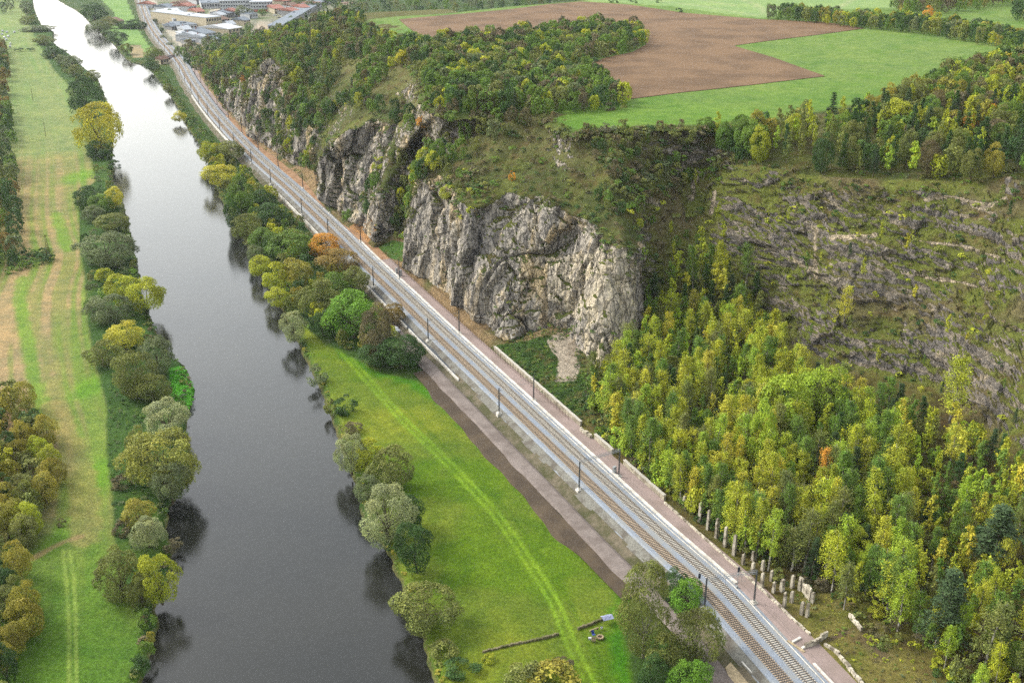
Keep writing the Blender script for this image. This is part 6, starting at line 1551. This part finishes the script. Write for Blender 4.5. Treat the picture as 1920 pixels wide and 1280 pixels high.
# vehicles
def car(x, y, rz, m, label, z=GZ, k=1.0):
    r = empty("parked_car", P(x, y, z), rz); tag(r, label, "car", "parked cars")
    b = MB().frustum((0, 0, .3), 4.3 * k, 1.75 * k, .55, 0, (.98, .96)); b.frustum((-.15, 0, .85), 2.5 * k, 1.6 * k, .5, 0, (.72, .82)); b.build("body", m, r)
    g = MB(); g.frustum((-.15, 0, .88), 2.42 * k, 1.63 * k, .36, 0, (.8, .88)); g.build("window", M['glass'], r)
    for sx in (-1.35, 1.35):
        for sy in (-.8, .8): MB().bar((sx * k, (sy - .1) * k, .33), (sx * k, (sy + .1) * k, .33), .33, .33, 12).build("wheel", M['rubber'], r)
car(741, 620, 2.2, M['carwhite'], "white car parked behind the brown tree beside the railway", 2.9)
for x, y, rz, m, lb in ((516, 30, .3, 'carwhite', 'white car beside the long grey hall'), (523, 34, .3, 'cardark', 'dark car beside the long grey hall'), (530, 31, .4, 'carwhite', 'second white car, right of the dark one at the hall'), (305, 47, 2, 'carwhite', 'white car on the village road by the railway'), (402, 64, 1, 'carred', 'red car between the village sheds'), (445, 84, .2, 'cardark', 'dark car in the yard below the hill')):
    car(x, y, rz, M[m], lb)
# ------------------------------------------------------------------ the village
def house(x0, y0, x1, y1, dep, h, wall, roof, kind, name, label, cat, group=None, nwin=4, floors=1, rh=None, band=None):
    a, b = P(x0, y0, GZ), P(x1, y1, GZ); w = float(np.linalg.norm((b - a)[:2])); rz = ang(a, b)
    r = empty(name, a, rz); tag(r, label, cat, group); t = .35
    MB().frustum((w / 2, dep / 2, -.5), w, dep, h + .5).build("wall", M[wall], r)
    if kind == 'gable':
        rh = rh or min(dep * .3, 3.2); e = .6
        vs = [(-e, -e, h), (w + e, -e, h), (w + e, dep + e, h), (-e, dep + e, h), (-e, dep / 2, h + rh), (w + e, dep / 2, h + rh), (-e, -e, h - .2), (w + e, -e, h - .2), (w + e, dep + e, h - .2), (-e, dep + e, h - .2)]
        rf = MB().add(vs, [(0, 1, 5, 4), (2, 3, 4, 5), (1, 2, 5), (3, 0, 4), (6, 9, 8, 7), (0, 6, 7, 1), (1, 7, 8, 2), (2, 8, 9, 3), (3, 9, 6, 0)]).build("roof", M[roof], r)
        MB().frustum((w * .3, dep * .5, h + rh - .6), .8, .8, 1.6).build("chimney", M['roofred'], rf)
    else:
        rf = MB().frustum((w / 2, dep / 2, h + .003), w + .8, dep + .8, .5, 0, (.995, .99)); rg = random.Random(int(x0))
        for _ in range(max(2, int(w / 14))): rf.frustum((rg.uniform(.1, .9) * w, rg.uniform(.2, .8) * dep, h + .5), rg.uniform(2, 4), rg.uniform(1.5, 3), rg.uniform(.6, 1.4))
        rf.build("roof", M[roof], r)
    fh = h / floors
    for f in range(floors):
        for i in range(nwin):
            cx = (i + .5) * w / nwin; MB().frustum((cx, -.02, f * fh + fh * .35), w / nwin * .6, .1, fh * .42).build("window", M['glass'], r)
    if dep > 8:
        for i in range(3): MB().frustum((w + .02, (i + .5) * dep / 3, fh * .35), .1, dep / 3 * .45, fh * .4).build("window", M['glass'], r)
    if band: MB().frustum((w / 2, -.04, .2), w * .8, .12, 2.4).build("base_band", M[band], r)
    MB().frustum((w * .12, -.03, 0), 1.4, .14, 2.2).build("door", M['darkwood'], r)
BG = "village buildings"
house(302, 121, 317, 119, 8, 4.2, 'cream', 'roofbrown', 'gable', "cottage", "cream cottage with brownish roof between river and railway", "house", None, 3)
house(326, 48, 368, 46, 120, 7, 'white', 'roofpale', 'flat', "factory_hall", "largest pale flat-roofed factory hall in the village", "factory", BG, 7)
house(333, 57, 370, 55, 40, 5, 'white', 'roofgrey', 'flat', "workshop", "low workshop with grey roof in front of the pale factory hall", "workshop", BG, 6)
house(388, 55, 417, 52, 110, 12, 'cream', 'roofpale', 'flat', "warehouse", "tall beige warehouse with dark window band", "warehouse", BG, 6, 2)
house(414, 22, 471, 21, 60, 13, 'white', 'roofpale', 'flat', "office_block", "long pale office block with orange base", "office block", BG, 12, 3, band='orange')
house(470, 23, 512, 22, 60, 12, 'white', 'roofpale', 'flat', "office_block", "white office block right of the long one", "office block", BG, 8, 3, band='orange')
house(378, 17, 413, 16, 60, 7, 'white', 'roofgrey', 'flat', "low_hall", "white low hall with dark windows left of the office block", "hall", BG, 7)
house(503, 57, 529, 57, 330, 5, 'greywall', 'roofgrey', 'flat', "long_hall", "long hall with grey roof at the foot of the hill", "hall", BG, 4)
house(429, 64, 455, 60, 44, 5, 'cream', 'white', 'gable', "shed", "shed with white and red roof below the long grey hall", "shed", BG, 4)
house(384, 72, 405, 69, 34, 4.5, 'white', 'roofgrey', 'gable', "shed", "shed with blue-grey roof in front of the beige warehouse", "shed", BG, 3)
house(347, 74, 363, 73, 36, 4, 'white', 'roofpale', 'flat', "shed", "small white shed nearest the railway yard", "shed", BG, 3)
house(346, 63, 360, 62, 20, 4, 'white', 'roofpale', 'gable', "shed", "small white shed in front of the grey workshop", "shed", BG, 3)
house(322, 57, 333, 56, 18, 4, 'greywall', 'roofgrey', 'gable', "shed", "small dark-roofed shed beside the village road", "shed", BG, 2)
house(313, 41, 320, 41, 16, 4, 'white', 'white', 'gable', "shed", "tiny white shed on the village road", "shed", BG, 2)
house(515, 26, 534, 25, 40, 6, 'cream', 'roofred', 'gable', "village_house", "red-roofed house right of the office blocks", "house", BG, 3, 2)
house(370, 32, 385, 31, 30, 6, 'cream', 'roofred', 'gable', "village_house", "red-roofed house behind the pale factory hall", "house", BG, 3, 2)
house(369, 9, 384, 8, 30, 6, 'white', 'roofred', 'gable', "village_house", "white house with red roof at the very top of the village", "house", BG, 3, 2)
house(388, 7, 398, 6, 30, 6, 'white', 'roofbrown', 'gable', "village_house", "white house with brown roof at the top edge", "house", BG, 3, 2)
house(286, 16, 294, 15, 26, 5, 'white', 'roofred', 'gable', "village_house", "small white house beside the railway at the top", "house", BG, 2)
house(218, 47, 233, 45, 24, 4, 'cream', 'roofbrown', 'gable', "farmhouse", "low house with pinkish roof in the far riverside meadow", "house", None, 3)
house(568, 24, 582, 23, 30, 6, 'white', 'roofred', 'gable', "village_house", "red-roofed house behind the hill shoulder", "house", BG, 3, 2)
house(420, 4, 440, 3, 30, 6, 'white', 'roofred', 'gable', "village_house", "red-roofed house above the long office block", "house", BG, 3, 2)
house(452, 3, 470, 2, 30, 6, 'cream', 'roofbrown', 'gable', "village_house", "brown-roofed house above the white office block", "house", BG, 3, 2)
vh = [(340, 12, 'roofred'), (352, 14, 'roofbrown'), (362, 20, 'roofred'), (404, 12, 'roofgrey'), (322, 20, 'roofgrey'), (334, 26, 'roofpale'), (420, 34, 'roofpale'), (434, 32, 'roofgrey'), (446, 30, 'roofred'), (462, 30, 'roofpale'), (476, 34, 'roofgrey'), (424, 46, 'roofbrown'), (436, 52, 'roofpale'),
      (464, 46, 'roofgrey'), (376, 78, 'roofpale'), (362, 84, 'roofgrey'), (392, 80, 'roofpale'), (540, 10, 'roofred'), (552, 16, 'roofbrown'), (556, 28, 'roofred'), (596, 14, 'roofred'), (530, 6, 'roofgrey'), (482, 4, 'roofred'), (500, 2, 'roofpale'), (640, 6, 'roofred'), (664, 14, 'roofbrown'), (612, 6, 'roofgrey'), (378, 66, 'roofgrey'), (408, 84, 'roofgrey'), (346, 36, 'roofpale')]
wallc = ['white', 'cream', 'white', 'greywall']; rn_ = {'roofred': 'red', 'roofbrown': 'brown', 'roofgrey': 'grey', 'roofpale': 'pale'}
for i, (x, y, rf_) in enumerate(vh):
    lm = min([(320, 30, 'left of the pale factory hall'), (345, 20, 'behind the pale factory hall'), (430, 42, 'right of the beige warehouse'), (470, 40, 'left of the long grey hall'), (370, 80, 'in the yard nearest the hill'), (545, 14, 'right of the office blocks'), (490, 3, 'above the office blocks'), (640, 8, 'above the wooded ridge'), (400, 14, 'left of the office blocks'), (400, 84, 'at the foot of the hill')], key=lambda a: math.hypot(a[0] - x, a[1] - y))[2]
    w = 9 + (i * 7) % 8; house(x - w / 2, y + 1 + (i % 3) * .6, x + w / 2, y, 16 + (i * 5) % 12, 4 + (i % 3) * 1.2, wallc[i % 4], rf_, 'gable' if i % 5 else 'flat', "village_house", f"small {['white', 'cream', 'white', 'grey'][i % 4]} building with {rn_[rf_]} roof {lm}", "house", BG, 3, 1 + (i % 2))
r = empty("jetty", P(240, 122, .2), .0); tag(r, "dark wooden jetty at the water below the cream cottage", "jetty"); MB().frustum((3, 0, .3), 9, 1.2, .15).build("deck", M['darkwood'], r)
for i in range(4): MB().bar((i * 2.6 - .8, 0, -1), (i * 2.6 - .8, 0, .5), .1, .1, 6).build("pile", M['darkwood'], r)
# ------------------------------------------------------------------ haze: one closed box of even air
hz = bpy.data.materials.new("haze_air"); hz.use_nodes = True
ht = hz.node_tree; ht.nodes.remove(ht.nodes["Principled BSDF"])
pv = ht.nodes.new("ShaderNodeVolumePrincipled"); pv.inputs["Color"].default_value = (0.86, 0.91, 1.0, 1)
pv.inputs["Density"].default_value = 0.00003; pv.inputs["Anisotropy"].default_value = 0.2
ht.links.new(pv.outputs[0], ht.nodes["Material Output"].inputs["Volume"])
hb = MB().frustum((0, 3200, -4), 9000, 7200, 260)
o = hb.build("haze", hz); o["kind"] = "stuff"
